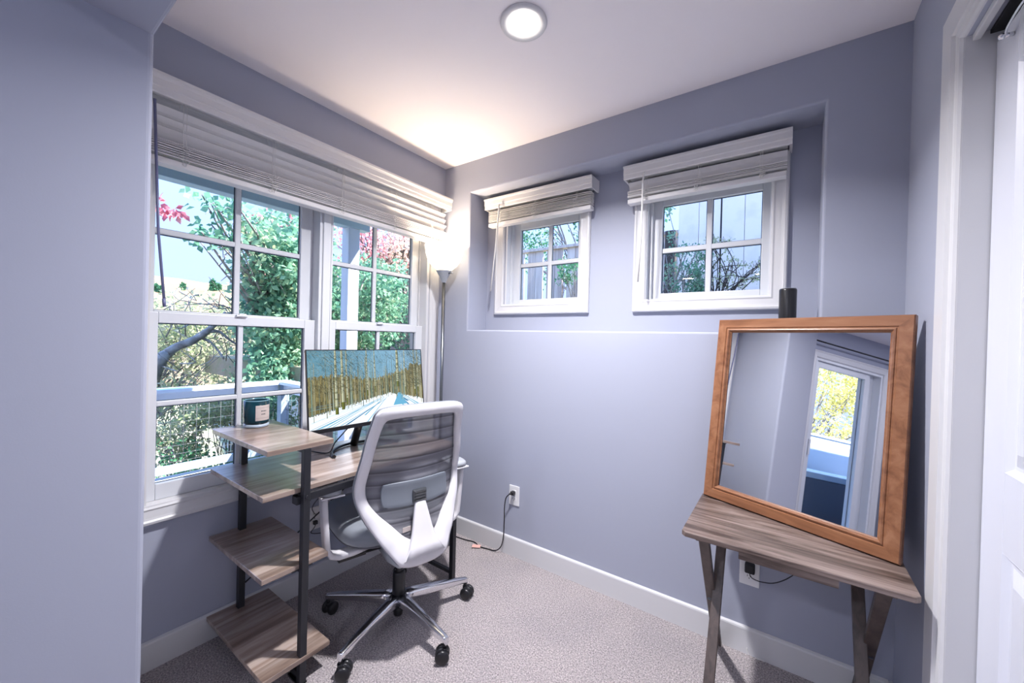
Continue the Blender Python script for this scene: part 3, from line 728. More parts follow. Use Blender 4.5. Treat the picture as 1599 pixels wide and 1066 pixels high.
loft([((-.13,0,.345),(0,.05,0),(0,0,.012)), ((-.10,0,.340),(0,.075,0),(0,0,.022)), ((.06,0,.338),(0,.085,0),(0,0,.026)), ((.15,0,.345),(0,.080,0),(0,0,.016))]).build('tilt_mechanism', M['grey_pl'], ch)
m = MB(); m.tube([(-.03,-.06,.345),(-.03,-.20,.352)], .006, 8); m.box(-.045,-.015,-.235,-.19,.346,.358,.004); m.build('tilt_lever', M['plastic'], ch)
m = MB(); m.tube([(0,0,.10),(0,0,.325)], .0150, 20); m.build('gas_lift', M['plastic'], ch)
m = MB(); m.lathe([(0,.118),(.026,.118),(.028,.124),(.027,.222),(.022,.230),(0,.230)], 28); m.build('column_sleeve', M['plastic'], ch)
m = MB(); m.lathe([(0,.030),(.017,.030),(.021,.036),(.021,.082),(0,.082)], 24); m.build('column_foot', M['plastic'], ch)
m = MB(); m.lathe([(0,.075),(.028,.075),(.034,.084),(.036,.104),(.034,.120),(.029,.128),(0,.128)], 30); hub = m.build('hub', M['chrome'], ch)
for k in range(5):
    a = radians(-149.4+14)+2*pi*k/5; cx, sx = cos(a), sin(a)
    P = lambda r, z: (r*cx, r*sx, z)
    sd_ = lambda w: (-sx*w, cx*w, 0)
    loft([(P(.015,.106),sd_(.027),(0,0,.026)), (P(.07,.107),sd_(.0225),(0,0,.0235)), (P(.16,.103),sd_(.0185),(0,0,.019)), (P(.27,.094),sd_(.0145),(0,0,.0145)), (P(.325,.088),sd_(.012),(0,0,.012)), (P(.338,.084),sd_(.010),(0,0,.014))]).build('base_arm', M['chrome'], ch)
    ca = bpy.data.objects.new('castor', None)
    yaw = random.uniform(0, 2*pi); cx0, cy0 = .330*cx, .330*sx
    X = Matrix.Translation((cx0,cy0,0)) @ Rz(yaw)
    s = MB(); s.tube([(0,0,.050),(0,0,.078)], .0075, 12, X=X); s.tube([(0,0,.045),(0,0,.058)], .012, 14, X=X)
    s.tube([(.012,-.026,.0285),(.012,.026,.0285)], .006, 10, X=X)
    s.lathe([(.020,-.007),(.0275,-.004),(.0285,0),(.0275,.004),(.020,.007)], 20, X=X @ Matrix.Translation((.012,0,.0290)) @ Matrix.Rotation(pi/2,4,'X'), a0=0, a1=pi)
    for e in (-1,1):
        s.lathe([(0,-.010),(.022,-.010),(.0265,-.006),(.0285,0),(.0265,.006),(.022,.010),(0,.010)], 26, X=X @ Matrix.Translation((.012,e*.018,.0287)) @ Matrix.Rotation(pi/2,4,'X'))
    s.build('castor', M['plastic'], ch)
for e in (-1,1):
    w_ = .028
    pts = [(.145,.385),(.20,.378),(.262,.378),(.292,.390),(.306,.415),(.311,.46),(.318,.55),(.324,.640)]
    secs = []
    for i, (y, z) in enumerate(pts):
        y0,z0 = pts[max(i-1,0)]; y1,z1 = pts[min(i+1,len(pts)-1)]; T = Vector((0,y1-y0,z1-z0)).normalized(); nn = Vector((0,T.z,-T.y)); thk = .012
        secs.append(((-.02, e*y, z), (w_ if 3<=i<=6 else w_*1.05,0,0), (0, e*nn.y*thk, nn.z*thk)))
    ar_ = loft(secs).build('armrest', M['white_pl'], ch)
    m = MB(); m.box(-.10,.035, e*.255, e*.345, .638,.646, .003); m.box(-.048,.008,e*.262,e*.335,.628,.640,.003); m.build('arm_bracket', M['white_pl'], ar_)
    s = cushion([(.646,.93,0),(.650,1,0),(.664,1,0),(.670,.95,0),(.672,.8,0)], -.085, .120, .045, 4, 40)
    s.v = [(x, y+e*.300, z) for x,y,z in s.v]; s.build('arm_pad', M['grey_pl'], ar_)
    m = MB(); m.box(-.035,-.005,e*.150,e*.262,.350,.362,.002); m.build('arm_slide', M['plastic'], ar_)

# ------------------------------------------------------------------ folding tray table
t = thing('tray_table', 'weathered grey-brown folding tray table carrying the mirror', 'tray table', (1.957,-.300,0))
x0, x1, y0, y1 = -.285, .285, -.215, .205
m = MB()
poly_ = [(x0+.012,y0),(x1-.012,y0),(x1,y0+.012),(x1,y1-.012),(x1-.012,y1),(x0+.012,y1),(x0,y1-.012),(x0,y0+.012)]
m.prism(poly_, .642, .660); m.build('tabletop', M['tray'], t, bevel=.003)
for xx, yy0, yy1 in ((-.235,-.175,.170),(.235,-.175,.170)):
    m = MB(); m.box(xx-.012, xx+.012, yy0, yy1, .622, .6425, .002); m.build('top_rail', M['tray'], t)
m = MB(); m.box(-.118,.124,-.208,-.190,.618,.6425,.002); m.build('top_batten', M['tray'], t)
for e in (-1,1):
    for (xx, ya, yb) in ((e*.222, -.165, .262), (e*.198, .165, -.225)):
        m = MB(); m.bar((xx,ya,.630),(xx,yb,.012), .019, .033, up=(1,0,0), bev=.0025)
        m2 = [(v[0], v[1], max(v[2],.0)) for v in m.v]; m.v = m2
        m.build('leg', M['trayleg'], t)
for e in (-1,1):
    m = MB(); m.tube([(e*.230,.012,.334),(e*.186,.012,.334)], .004, 10); m.build('pivot_bolt', M['steel'], t)

# ------------------------------------------------------------------ mirror leaning on the table
h, tl = -.38, .115
U = Vector((cos(h), sin(h), 0)); Nh = Vector((sin(h), -cos(h), 0)); V = Vector((0,0,1))*cos(tl) - Nh*sin(tl); N = U.cross(V)
mr = thing('framed_mirror', 'large mirror in an orange-brown wooden frame leaning on the tray table', 'mirror')
Wm, Hm = .593, .733; FW = .052
mr.matrix_world = Matrix(((U.x,V.x,N.x,1.677),(U.y,V.y,N.y,-.131),(U.z,V.z,N.z,.6635),(0,0,0,1)))
prof = [(0,-.028),(0,-.004),(.003,0),(.034,.0),(.036,-.003),(.039,-.003),(.041,-.0005),(.045,.0005),(.048,-.003),(.0505,-.007),(.054,-.009),(.054,-.028)]
cr_ = [(0,0,1,1),(Wm,0,-1,1),(Wm,Hm,-1,-1),(0,Hm,1,-1)]; n = len(prof)
for c in range(4):
    A_ = cr_[c]; B_ = cr_[(c+1)%4]; vs = []
    for (cx,cy,sx,sy) in (A_, B_):
        for d, hh in prof: vs.append((cx+sx*d, cy+sy*d, hh))
    fs = [[k,(k+1)%n,n+(k+1)%n,n+k] for k in range(n)]+[list(range(n)),list(range(n,2*n))]
    m = MB().add(vs, fs)
    if c % 2 == 0: m.build('frame_rail', M['frameh'], mr)
    else:
        # grain runs up the stile
        m.build('frame_stile', M['framev'] if 'framev' in M else M['frame'], mr)
m = MB(); m.add([(FW-.001,FW-.001,-.012),(Wm-FW+.001,FW-.001,-.012),(Wm-FW+.001,Hm-FW+.001,-.012),(FW-.001,Hm-FW+.001,-.012)], [[0,1,2,3]]); m.build('mirror_glass', M['mirror'], mr, fix=False)
m = MB(); m.box(.01,Wm-.01,.01,Hm-.01,-.030,-.0125); m.build('backing_board', M['trayleg'], mr)

# ------------------------------------------------------------------ small things
t = thing('speaker', 'black cylindrical smart speaker standing on the recess ledge behind the mirror', 'speaker', (1.945,.045,RZ0))
m = MB(); m.lathe([(0,0),(.028,0),(.0300,.004),(.0305,.010),(.0305,.176),(.029,.181),(.024,.182),(0,.180)], 40); m.build('body', M['plastic'], t)
m = MB(); m.lathe([(.0260,.1822),(.0275,.1832),(.0260,.184),(.0245,.1830)], 30); m.build('light_ring', M['grey_pl'], t)

def outlet(loc, nrm, label, plug_rows=()):
    o = thing('wall_outlet', label, 'outlet', loc, {'-y':0, 'x':pi/2}[nrm])
    m = MB(); m.box(-.036,.036,-.0055,0,-.0585,.0585,.003); m.build('cover_plate', M['plate'], o)
    for z in (-.0195,.0195):
        m = MB(); pts = [(.0165*math.copysign(abs(cos(a))**.8,cos(a)), .0140*math.copysign(abs(sin(a))**.6,sin(a))) for a in [2*pi*k/24 for k in range(24)]]
        m.prism(pts, 0, .0075, X=Matrix.Translation((0,0,z)) @ Matrix.Rotation(pi/2,4,'X')); rc = m.build('receptacle', M['plate'], o)
        m = MB(); m.box(-.0075,-.0055,-.0080,-.0074,z-.001,z+.007); m.box(.0055,.0075,-.0080,-.0074,z-.001,z+.006); m.tube([(0,-.0074,z-.0065),(0,-.0080,z-.0065)], .0022, 10); m.build('slots', M['slot'], rc)
    m = MB(); m.tube([(0,-.005,0),(0,-.0068,0)], .003, 10); m.build('screw', M['steel'], o)
    return o
outlet((.643,0,.357), '-y', 'white outlet on the back wall with a black plug in its top socket')
outlet((1.842,0,.342), '-y', 'white outlet on the back wall below the tray table')
outlet((0,-.865,.350), 'x', 'white outlet on the window wall under the desk')
# lamp cord: plug, cable, tag
t = thing('power_cord', 'black power cord running from the back wall outlet to the floor behind the desk', 'power cord')
m = MB(); m.box(.632,.655,-.034,-.0075,.366,.387,.004); m.tube([(.640,-.030,.376),(.630,-.040,.372)], [.007,.004], 10); m.build('plug', M['rubber'], t)
m = MB(); m.tube(smooth_path([(.632,-.037,.373),(.612,-.045,.345),(.600,-.040,.28),(.594,-.030,.20),(.592,-.030,.12),(.580,-.034,.05),(.545,-.040,.012),(.49,-.045,.0045),(.43,-.055,.0045),(.37,-.035,.0045),(.30,-.050,.0045),(.20,-.06,.0045)],8), .0032, 8); m.build('cable', M['rubber'], t)
m = MB(); m.box(-.026,.026,-.014,.014,0,.0006,0,X=Matrix.Translation((.418,-.072,.010)) @ Rz(.5) @ Matrix.Rotation(.12,4,'X')); m.build('paper_tag', M['pink'], t)
t = thing('phone_charger', 'black plug-in charger and cable in the outlet under the tray table', 'charger')
m = MB(); m.box(1.826,1.862,-.034,-.0075,.345,.384,.005); m.build('plug_body', M['rubber'], t)
m = MB(); m.tube(smooth_path([(1.845,-.030,.349),(1.848,-.038,.340),(1.862,-.045,.336),(1.89,-.05,.338),(1.93,-.05,.350),(1.975,-.045,.385),(2.02,-.03,.44),(2.06,-.02,.52),(2.085,-.022,.62),(2.09,-.022,.75),(2.085,-.022,.95),(2.06,-.02,1.2),(2.03,-.016,1.333)],8), .0019, 8); m.build('cable', M['rubber'], t)
t = thing('desk_cable', 'thin black cable looping at the outlet under the desk', 'cable')
m = MB(); m.box(.0075,.024,-.876,-.856,.322,.340,.003); m.build('plug', M['rubber'], t)
m = MB(); m.tube(smooth_path([(.022,-.866,.330),(.034,-.880,.318),(.030,-.895,.295),(.030,-.860,.278),(.028,-.815,.272),(.03,-.78,.31),(.03,-.74,.45),(.03,-.70,.60),(.032,-.70,.69)],8), .0022, 8); m.build('cable', M['rubber'], t)
m = MB(); m.tube(smooth_path([(.022,-.866,.370),(.030,-.885,.395),(.028,-.890,.42),(.026,-.86,.452),(.026,-.80,.47),(.03,-.72,.50),(.03,-.66,.60),(.032,-.65,.69)],8), .0018, 8); m.build('second_cable', M['rubber'], t)
m = MB(); m.tube(smooth_path([(1.842,-.017,.030),(1.845,-.018,.016),(1.850,-.022,.006)],5), .0016, 8)
m.build('x', M['cordw']); o = bpy.data.objects['x']; o.name = 'cable_tip'; o.data.name = 'cable_tip'; tag(o, 'short bit of thin white wire poking up against the back baseboard', 'wire')
m = MB(); m.tube(smooth_path([(1.872,-.026,.007),(1.885,-.024,.008),(1.905,-.022,.007)],5), [.0030]*11, 8)
o = m.build('zip_tie', M['cordw']); tag(o, 'small white scrap lying on the carpet by the back baseboard', 'scrap')

# ------------------------------------------------------------------ recessed ceiling light
t = thing('ceiling_light', 'round white recessed ceiling light with glowing lens', 'ceiling light', (1.135,-.745,H))
m = MB(); m.lathe([(.084,0),(.086,-.004),(.083,-.010),(.078,-.0115),(.066,-.009),(.055,-.006),(.050,-.004),(.050,0)], 56); m.build('trim_ring', M['trim'], t)
m = MB(); m.lathe([(0,-.0165),(.02,-.0160),(.038,-.0140),(.048,-.0095),(.051,-.004)], 48); m.build('lens', emit('ceiling_lens', (1,.93,.84), 14), t, fix=False)

# ------------------------------------------------------------------ blinds
def blind(label, f, a0, a1, zt, zv, z_open, zb, depth, ang, cords, ret=True, group=None, left_trim=0, nst=9):
    """f(a, d, z): a along the window, d out from wall, z up"""
    t = thing('window_blind', label, 'blind'); 
    if group: t['group'] = group
    V = lambda a,d,z: Vector(f(a,d,z))
    # valance: crown profile extruded along a, with returns
    pr = [(depth,zv),(depth+.003,zv+.004),(depth+.003,zv+.022),(depth+.006,zv+.026),(depth+.006,zv+.052),(depth+.010,zv+.060),(depth+.014,zt-.010),(depth+.014,zt),(depth-.002,zt),(depth-.008,zv+.05),(depth-.008,zv)]
    n = len(pr); vs = [V(a,d,z) for a in (a0,a1) for d,z in pr]
    s = MB().add(vs, [[k,(k+1)%n,n+(k+1)%n,n+k] for k in range(n)]+[list(range(n)),list(range(n,2*n))])
    for e in ((a0,a0+.010),(a1-.010,a1)):
        c = V(e[0],.0,zv); d_ = V(e[1],depth-.004,zt); s.box(c.x,d_.x,c.y,d_.y,c.z,d_.z)
    s.build('valance', M['blind'], t)
    b0, b1 = a0+.016, a1-.016
    c = V(b0,.012,zt-.05); d_ = V(b1,depth-.012,zt-.008); s = MB(); s.box(c.x,d_.x,c.y,d_.y,c.z,d_.z); s.build('headrail', M['blind'], t)
    hw = .024; dc = depth*.5+.004
    s = MB()   # a few tilted slats, then the gathered stack
    def slat(z, an, jit=0):
        vs = []; dj = dc+jit
        for a in (b0,b1):
            for (u,v) in ((-hw,-.0014),(-hw,.0014),(0,.0030),(hw,.0014),(hw,-.0014),(0,.0006)):
                vs.append(V(a, dj+u*cos(an)-v*sin(an), z+u*sin(an)+v*cos(an)))
        s.add(vs, [[k,(k+1)%6,6+(k+1)%6,6+k] for k in range(6)]+[list(range(6)),list(range(6,12))])
    for i, z in enumerate(z_open): slat(z, ang[i])
    zt2 = (min(z_open)-.030) if z_open else zv-.012
    N_ = nst
    for i in range(N_):
        z = zt2-(zt2-zb-.022)*i/max(1,N_-1); slat(z, random.uniform(-.10,.10), random.uniform(-.002,.002))
    s.build('slats', M['blind'], t)
    c = V(b0,dc-hw,zb-.012); d_ = V(b1,dc+hw,zb+.012); s = MB(); s.box(c.x,d_.x,c.y,d_.y,c.z,d_.z,.004); s.build('bottom_rail', M['blind'], t)
    for a in cords:   # ladder cords with bunched loops
        s = MB(); rr = random.Random(int(a*1000)&1023)
        for dd in (dc-hw-.002, dc+hw+.0025):
            s.tube([V(a,dd,zt-.03), V(a,dd,zb)], .0011, 6)
        s.tube([V(a+.010,dc+hw+.0025,zt-.03), V(a+.010,dc+hw+.0025,zb)], .0009, 6)
        for q in range(7):
            z = zt2-(zt2-zb)*q/7; w_ = rr.uniform(.010,.022); d0 = dc+hw+.003; e = rr.choice((-1,1))
            s.tube(smooth_path([V(a,d0,z), V(a+e*w_,d0+.006,z-.006), V(a+e*w_*.6,d0+.008,z-.016), V(a,d0,z-.010)],4), .0010, 5)
        s.build('ladder_cord', M['cordw'], t)
    return t
fl = lambda a,d,z: (d, a, z)
fb = lambda a,d,z: (a, RD-d, z)
b1_ = blind('long raised wooden blind with white valance over the double window', fl, -1.585, -.035, 2.202, 2.128, [2.085,2.046,2.012], 1.905, .098, [1.15,1.05,.75],
      [-1.44,-1.13,-.80,-.47,-.19], nst=12)
b2_ = blind('short raised white blind over the left recess window, nearer the floor lamp', fb, .280, 1.045, 2.205, 2.138, [], 2.040, .096, [], [.39,.66,.94], nst=8)
b3_ = blind('short raised white blind over the right recess window beside the ledge speaker', fb, 1.222, 1.945, 2.205, 2.138, [2.11], 2.028, .096, [1.2], [1.33,1.58,1.83], nst=8)
m = MB(); m.tube([(.104,-1.528,2.10),(.103,-1.511,1.64),(.100,-1.489,1.376)], .0045, 6); m.tube([(.1,-1.4915,1.40),(.1,-1.489,1.370)],.0055,6)
m.build('tilt_wand', mat('blue_grey_wand', (.16,.17,.30), rough=.25), b1_)
for bb, xa, xb in ((b2_, .415, .366), (b3_, 1.333, 1.319)):
    m = MB(); m.tube([(xa,.073,2.15),(xa-.003,.071,2.10),((xa+xb)/2+.004,.070,1.86),(xb,.070,1.594)], .0045, 8); m.build('tilt_wand', M['cordw'], bb)
m = MB(); m.tube([(.420,.072,2.15),(.408,.070,1.9),(.395,.070,1.66)], .0012, 6); m.build('pull_cord', M['cordw'], b2_)
# ================================================================== outside
CAM = Vector((1.9464, -1.9171, 1.2857)); YAW, PITCH, ROLL, FPX = -.61396, -.0058, .02616, 608.81
Fd = Vector((sin(YAW)*cos(PITCH), cos(YAW)*cos(PITCH), sin(PITCH))); R0 = Vector((cos(YAW), -sin(YAW), 0)); U0 = R0.cross(Fd)
Rt = R0*cos(ROLL)+U0*sin(ROLL); Up = -R0*sin(ROLL)+U0*cos(ROLL)
def far_point(u, v, R):
    d = (Rt*(u-799.5)/FPX - Up*(v-533)/FPX + Fd).normalized(); return CAM + d*R

def leaves(clusters, size, seed, fold=.35):
    """clusters = [(centre, radius, count, tone)] -> verts, faces, tones"""
    g = np.random.default_rng(seed); P, S, T = [], [], []
    for c, r, n, tone in clusters:
        d = g.normal(size=(n,3)); d /= np.linalg.norm(d,axis=1)[:,None]; rr = r*g.random(n)**.45
        P.append(np.array(c)+d*rr[:,None]*np.array([1,1,.8])); S.append(size*g.uniform(.6,1.25,n)); T.append(np.clip(tone+g.normal(0,.16,n),0,1))
    P = np.concatenate(P); S = np.concatenate(S); T = np.concatenate(T); n = len(P)
    a = g.normal(size=(n,3)); a[:,2] -= .35; a /= np.linalg.norm(a,axis=1)[:,None]
    b = np.cross(a, g.normal(size=(n,3))); b /= np.linalg.norm(b,axis=1)[:,None]; c = np.cross(a,b)
    h = S[:,None]
    v = np.stack([P, P+a*h*.45+b*h*.33+c*h*.10, P+a*h, P+a*h*.45-b*h*.33+c*h*.10], 1).reshape(-1,3)
    f = (np.arange(n)[:,None]*4+np.array([0,1,2,3])); return v, f, np.repeat(T,4)
def foliage(name, clusters, size, m, parent, seed):
    v, f, t = leaves(clusters, size, seed); n = len(f)
    me = bpy.data.meshes.new(name); me.vertices.add(len(v)); me.vertices.foreach_set('co', v.ravel())
    tri = np.concatenate([f[:,[0,1,2]], f[:,[0,2,3]]],1).reshape(-1,3)
    me.loops.add(tri.size); me.loops.foreach_set('vertex_index', tri.ravel().astype(np.int32)); me.polygons.add(len(tri))
    me.polygons.foreach_set('loop_start', np.arange(0,tri.size,3,dtype=np.int32)); me.update(calc_edges=True)
    at = me.attributes.new('tone','FLOAT','POINT'); at.data.foreach_set('value', t.astype(np.float32)); me.materials.append(m); me.validate()
    o = bpy.data.objects.new(name, me); C.objects.link(o); o.parent = parent; return o
LG = leaf_mat('green_maple_leaves', [(.08,.22,.15),(.18,.38,.25),(.36,.56,.38),(.60,.68,.40)])
LY = leaf_mat('yellow_green_leaves', [(.24,.32,.17),(.40,.47,.26),(.58,.59,.38),(.74,.66,.54)])
LR = leaf_mat('red_pink_leaves', [(.62,.16,.20),(.80,.36,.38),(.88,.55,.46),(.90,.72,.56)])
LD = leaf_mat('dark_green_leaves', [(.05,.16,.09),(.10,.28,.15),(.22,.44,.24)])
LYY = leaf_mat('bright_yellow_leaves', [(.55,.52,.14),(.76,.70,.24),(.86,.82,.44)])

def tree(name, label, base, fork, clusters, leaf, lm, seed, bark='bark', r0=.10, group=None, cat='tree', extra=None, twig=.010):
    t = thing(name, label, cat, tuple(base), 0, group); B = Vector(base); rr = random.Random(seed)
    m = MB(); F = Vector(fork)-B
    m.tube(smooth_path([(0,0,0), F*.5+Vector((rr.uniform(-.06,.06),rr.uniform(-.06,.06),0)), F],6), [r0*(1-.045*k) for k in range(13)], 9); m.build('trunk', M[bark], t)
    m = MB()
    for c, r, n, tone in clusters:
        c = Vector(c)-B; p = F*rr.uniform(.55,1.0); mid = p.lerp(c,.5)+Vector((rr.uniform(-.15,.15),rr.uniform(-.15,.15),rr.uniform(-.05,.2)))
        q = smooth_path([p, mid, c],5); w0 = r0*rr.uniform(.22,.42); m.tube(q, [max(w0*(1-k/11.5),.004) for k in range(len(q))], 5)
        for k in range(4):
            d = Vector((rr.gauss(0,1),rr.gauss(0,1),rr.gauss(0,1))).normalized()*r*rr.uniform(.6,1.1)
            s_ = mid.lerp(c, rr.uniform(.3,1)); m.tube([s_, s_+d*.55+Vector((0,0,.04)), s_+d], [twig*.7,twig*.5,twig*.25], 4)
    m.build('branches', M[bark], t)
    cl = [(Vector(c)-B, r, n, tone) for c, r, n, tone in clusters]
    foliage('foliage', cl, leaf, lm, t, seed)
    if extra: foliage('red_leaves', [(Vector(c)-B, r, n, tone) for c, r, n, tone in extra], leaf*.9, LR, t, seed+1)
    return t
rr = random.Random(11)
def field(u0,u1,v0,v1,R0_,R1_,n,r,cnt,tone):
    return [(far_point(rr.uniform(u0,u1), rr.uniform(v0,v1), rr.uniform(R0_,R1_)), r*1.0*rr.uniform(.7,1.25), int(cnt*rr.uniform(.7,1.3)), tone+rr.uniform(-.2,.2)) for _ in range(n)]

# terrain
def ground_z(x, y):
    r = -x
    if r < 2.5: z = -1.0
    elif r < 14: z = -1.0-2.6*(r-2.5)/11.5
    elif r < 74: z = -3.6+12.2*((r-14)/60)**.9
    else: z = 8.6-.05*(r-74)
    w_ = min(1, max(0,(r-14)/30)); z += w_*(1.1*sin(y*.06+1.1)+.7*sin(y*.17+x*.05)+.35*sin(y*.41+x*.23))
    return z+.10*sin(x*1.3+y*.8)+.07*sin(y*2.1-x)
def terrain(name, xs, ys, m, zf):
    vs = [(x,y,zf(x,y)) for x in xs for y in ys]; n = len(ys)
    fs = [[i*n+j,i*n+j+1,(i+1)*n+j+1,(i+1)*n+j] for i in range(len(xs)-1) for j in range(n-1)]
    o = MB().add(vs, fs, 0, True).build(name, m, fix=False); o['kind'] = 'structure'; return o
terrain('ground_slope', [-1.0-.5*k for k in range(40)], [-26+.8*k for k in range(90)], M['soil'], ground_z)
terrain('ground_hillside', [-20.5-2.5*k for k in range(34)], [-70+3*k for k in range(90)], M['hill'], ground_z)
m = MB(); m.box(-6, 9, .46, 12, .6, .88); struct(m.build('ground_yard', M['soil']))

# porch roof, house roof; back eave added unseen to keep sun off recess windows
m = MB(); m.box(-1.42, -.76, -9, .42, 2.44, 2.56); m.box(-.76, -.16, -1.62, .42, 2.44, 2.56); m.box(-.16, W+1.0, .30, .85, 2.44, 2.56); struct(m.build('roof_and_sun_block', M['eave']))
m = MB(); m.box(-1.45, -.1, -9.1, .45, 2.57, 2.66); m.box(-.1, W+1.1, YB-.5, .95, 2.57, 2.68); struct(m.build('roof_slab', M['roofm']))
m = MB(); m.box(-1.38, -1.28, -9, .30, 2.255, 2.44, .004); struct(m.build('trim_porch_beam', M['eave']))
m = MB(); m.box(-.30, -.16, YB, PY0, -1.2, 2.44); m.box(-.20,-.16,-1.75,.45,-1.2,-.001)
# deck
m = MB(); m.box(-2.80, -.205, -10.0, .26, -.14, -.09); dk = m.build('deck_floor', M['deckw'])
m = MB()
for x in (-2.72,-1.33): 
    for y in (-7,-3.4,.2): m.box(x-.05,x+.05,y-.05,y+.05,-1.5,-.14)
m.build('deck_stilt', M['deckw'], dk); struct(dk)
# railing
t = thing('deck_railing', 'white painted deck railing with wire mesh outside the big window', 'railing', (-2.70,.20,-.09))
def rx(m, x0,x1,y0,y1,z0,z1,b=.004): m.box(x0+2.70,x1+2.70,y0-.20,y1-.20,z0+.09,z1+.09,b)
m = MB(); rx(m,-2.77,-2.62,-9.8,.275,.715,.75); rx(m,-2.62,-.21,.13,.275,.716,.75); m.build('cap_rail', M['rail'], t)
m = MB(); rx(m,-2.715,-2.675,-9.8,.14,.62,.714); rx(m,-2.66,-.21,.185,.225,.62,.714); m.build('top_rail', M['rail'], t)
m = MB(); rx(m,-2.715,-2.675,-9.8,.14,-.04,.035); rx(m,-2.66,-.21,.185,.225,-.04,.035); m.build('bottom_rail', M['railb'], t)
for (x,y) in ((-2.695,.205),(-2.695,-1.95),(-2.695,-4.1),(-2.695,-6.3)):
    m = MB(); rx(m,x-.045,x+.045,y-.045,y+.045,-.09,.714); m.build('post', M['railb'], t)
m = MB(); s = -9.7
while s < .15:
    m.tube([(-2.695+2.7, s-.2, .05),(-2.695+2.7, s-.2, .71)], .0022, 5); s += .098
for z in (.10,.17,.25,.36,.47,.57): m.tube([(.005,-9.9,z+.05),(.005,-.06,z+.05)], .0022, 5)
x = -2.6
while x < -.25:
    m.tube([(x+2.7,.005,.05),(x+2.7,.005,.71)], .0022, 5); x += .098
for z in (.10,.17,.25,.36,.47,.57): m.tube([(.06,.005,z+.05),(2.45,.005,z+.05)], .0022, 5)
m.build('wire_mesh', M['wire'], t)
t = thing('porch_post', 'tall pale square porch post standing outside the right-hand sash', 'post', (-1.35,.15,-.09))
m = MB(); m.box(-.055,.055,-.055,.055,0,2.36,.004); m.build('shaft', M['postm'], t)
m = MB(); m.box(-.068,.068,-.068,.068,0,.10,.004); m.build('foot_block', M['postm'], t)

# big green maple, with the branch that reaches across the first window
cl = field(402,475,345,440,5.2,7.2,24,.32,170,.55)+field(380,475,430,600,5.5,7.5,46,.34,210,.40)+field(470,660,420,560,6.0,8.0,42,.42,210,.42)+field(310,372,300,345,4.6,5.2,7,.15,22,.35)+field(300,372,345,385,4.6,5.2,7,.14,16,.30)+field(455,520,330,420,6,7,10,.3,90,.5)
tree('maple_tree', 'dense green maple tree just beyond the deck railing', (-5.4,1.9,-1.8), (-5.1,1.6,1.6), cl, .085, LG, 3, r0=.13,
     extra=[(far_point(258,328,5.2),.07,12,.2),(far_point(274,334,5.2),.09,26,.1),(far_point(250,312,5.2),.05,6,.1),(far_point(410,345,5.6),.28,26,.3),(far_point(430,415,6),.3,18,.3),(far_point(437,463,6),.14,26,.5),(far_point(395,450,6.5),.3,60,.6),(far_point(455,345,6),.3,26,.2)])
# red-leaved maple seen through the right-hand sash
cl = field(515,600,345,430,7.5,9.5,28,.30,48,.35)+field(590,650,360,425,7.5,9.5,22,.32,55,.8)+field(560,650,430,545,8,9.5,12,.3,60,.9)
tree('red_maple_tree', 'red and orange leaved maple behind the porch post', (-6.0,4.3,-1.6), (-5.6,3.9,2.2), cl, .075, LR, 9, bark='barkd', r0=.12)
# yellow-green trees and shrubs on the slope
for k, (u0,u1,v0,v1,a,b,n,cnt,lm,lab,bp) in enumerate((
    (235,380,478,610,8,10.5,40,130,LY,'loose yellow-green tree on the slope behind the railing, left of the maple',(-8.6,-.2,-2.6)),
    (375,480,440,560,10.5,13,34,120,LY,'pale yellow-green tree farther down the slope behind the maple',(-10.6,2.6,-3.0)),
    (505,650,470,640,9.5,12,46,150,LD,'dark green bushy tree behind the red maple',(-7.4,5.4,-2.6)))):
    base = Vector(bp); tree(('slope_tree','slope_tree','bushy_tree')[k], lab, base, base+Vector((.3,.2,2.6)), field(u0,u1,v0,v1,a,b,n,.48,cnt,.55), .075, lm, 20+k, r0=.10)
t = thing('bare_branch_tree', 'bare grey branching tree leaning across the lower left panes', 'tree', (-6.9,-.9,-2.3))
m = MB(); B = Vector((-6.9,-.9,-2.3))
def W_(u,v,R): return far_point(u,v,R)-B
m.tube(smooth_path([(0,0,0), W_(235,600,6.6), W_(262,551,6.4), W_(300,532,6.3), W_(322,518,6.3), W_(336,505,6.3), W_(352,488,6.4)],6), [.08]*7+[.06]*6+[.05]*6+[.045]*6+[.035]*6+[.02]*6, 8); m.build('trunk', M['bark'], t)
m = MB(); r2 = random.Random(4)
m.tube(smooth_path([W_(318,520,6.3), W_(340,517,6.3), W_(358,530,6.3), W_(380,545,6.3)],5), [.024]*5+[.016]*5+[.012]*6, 6)
m.tube(smooth_path([W_(310,526,6.3), W_(330,535,6.3), W_(350,560,6.2)],5), [.018]*5+[.012]*6, 6)
for k in range(110):
    u, v = r2.uniform(240,470), r2.uniform(440,740); R = r2.uniform(6,7.5); p = W_(u,v,R); d = Vector((r2.gauss(0,1),r2.gauss(0,1),r2.gauss(.5,1))).normalized()*r2.uniform(.2,.6)
    q = W_(u+r2.uniform(-30,30), v+r2.uniform(-25,40), R+.3)
    m.tube(smooth_path([q, p, p+d],3), [.009,.008,.007,.006,.005,.004,.003], 4)
m.build('branches', M['bark'], t)
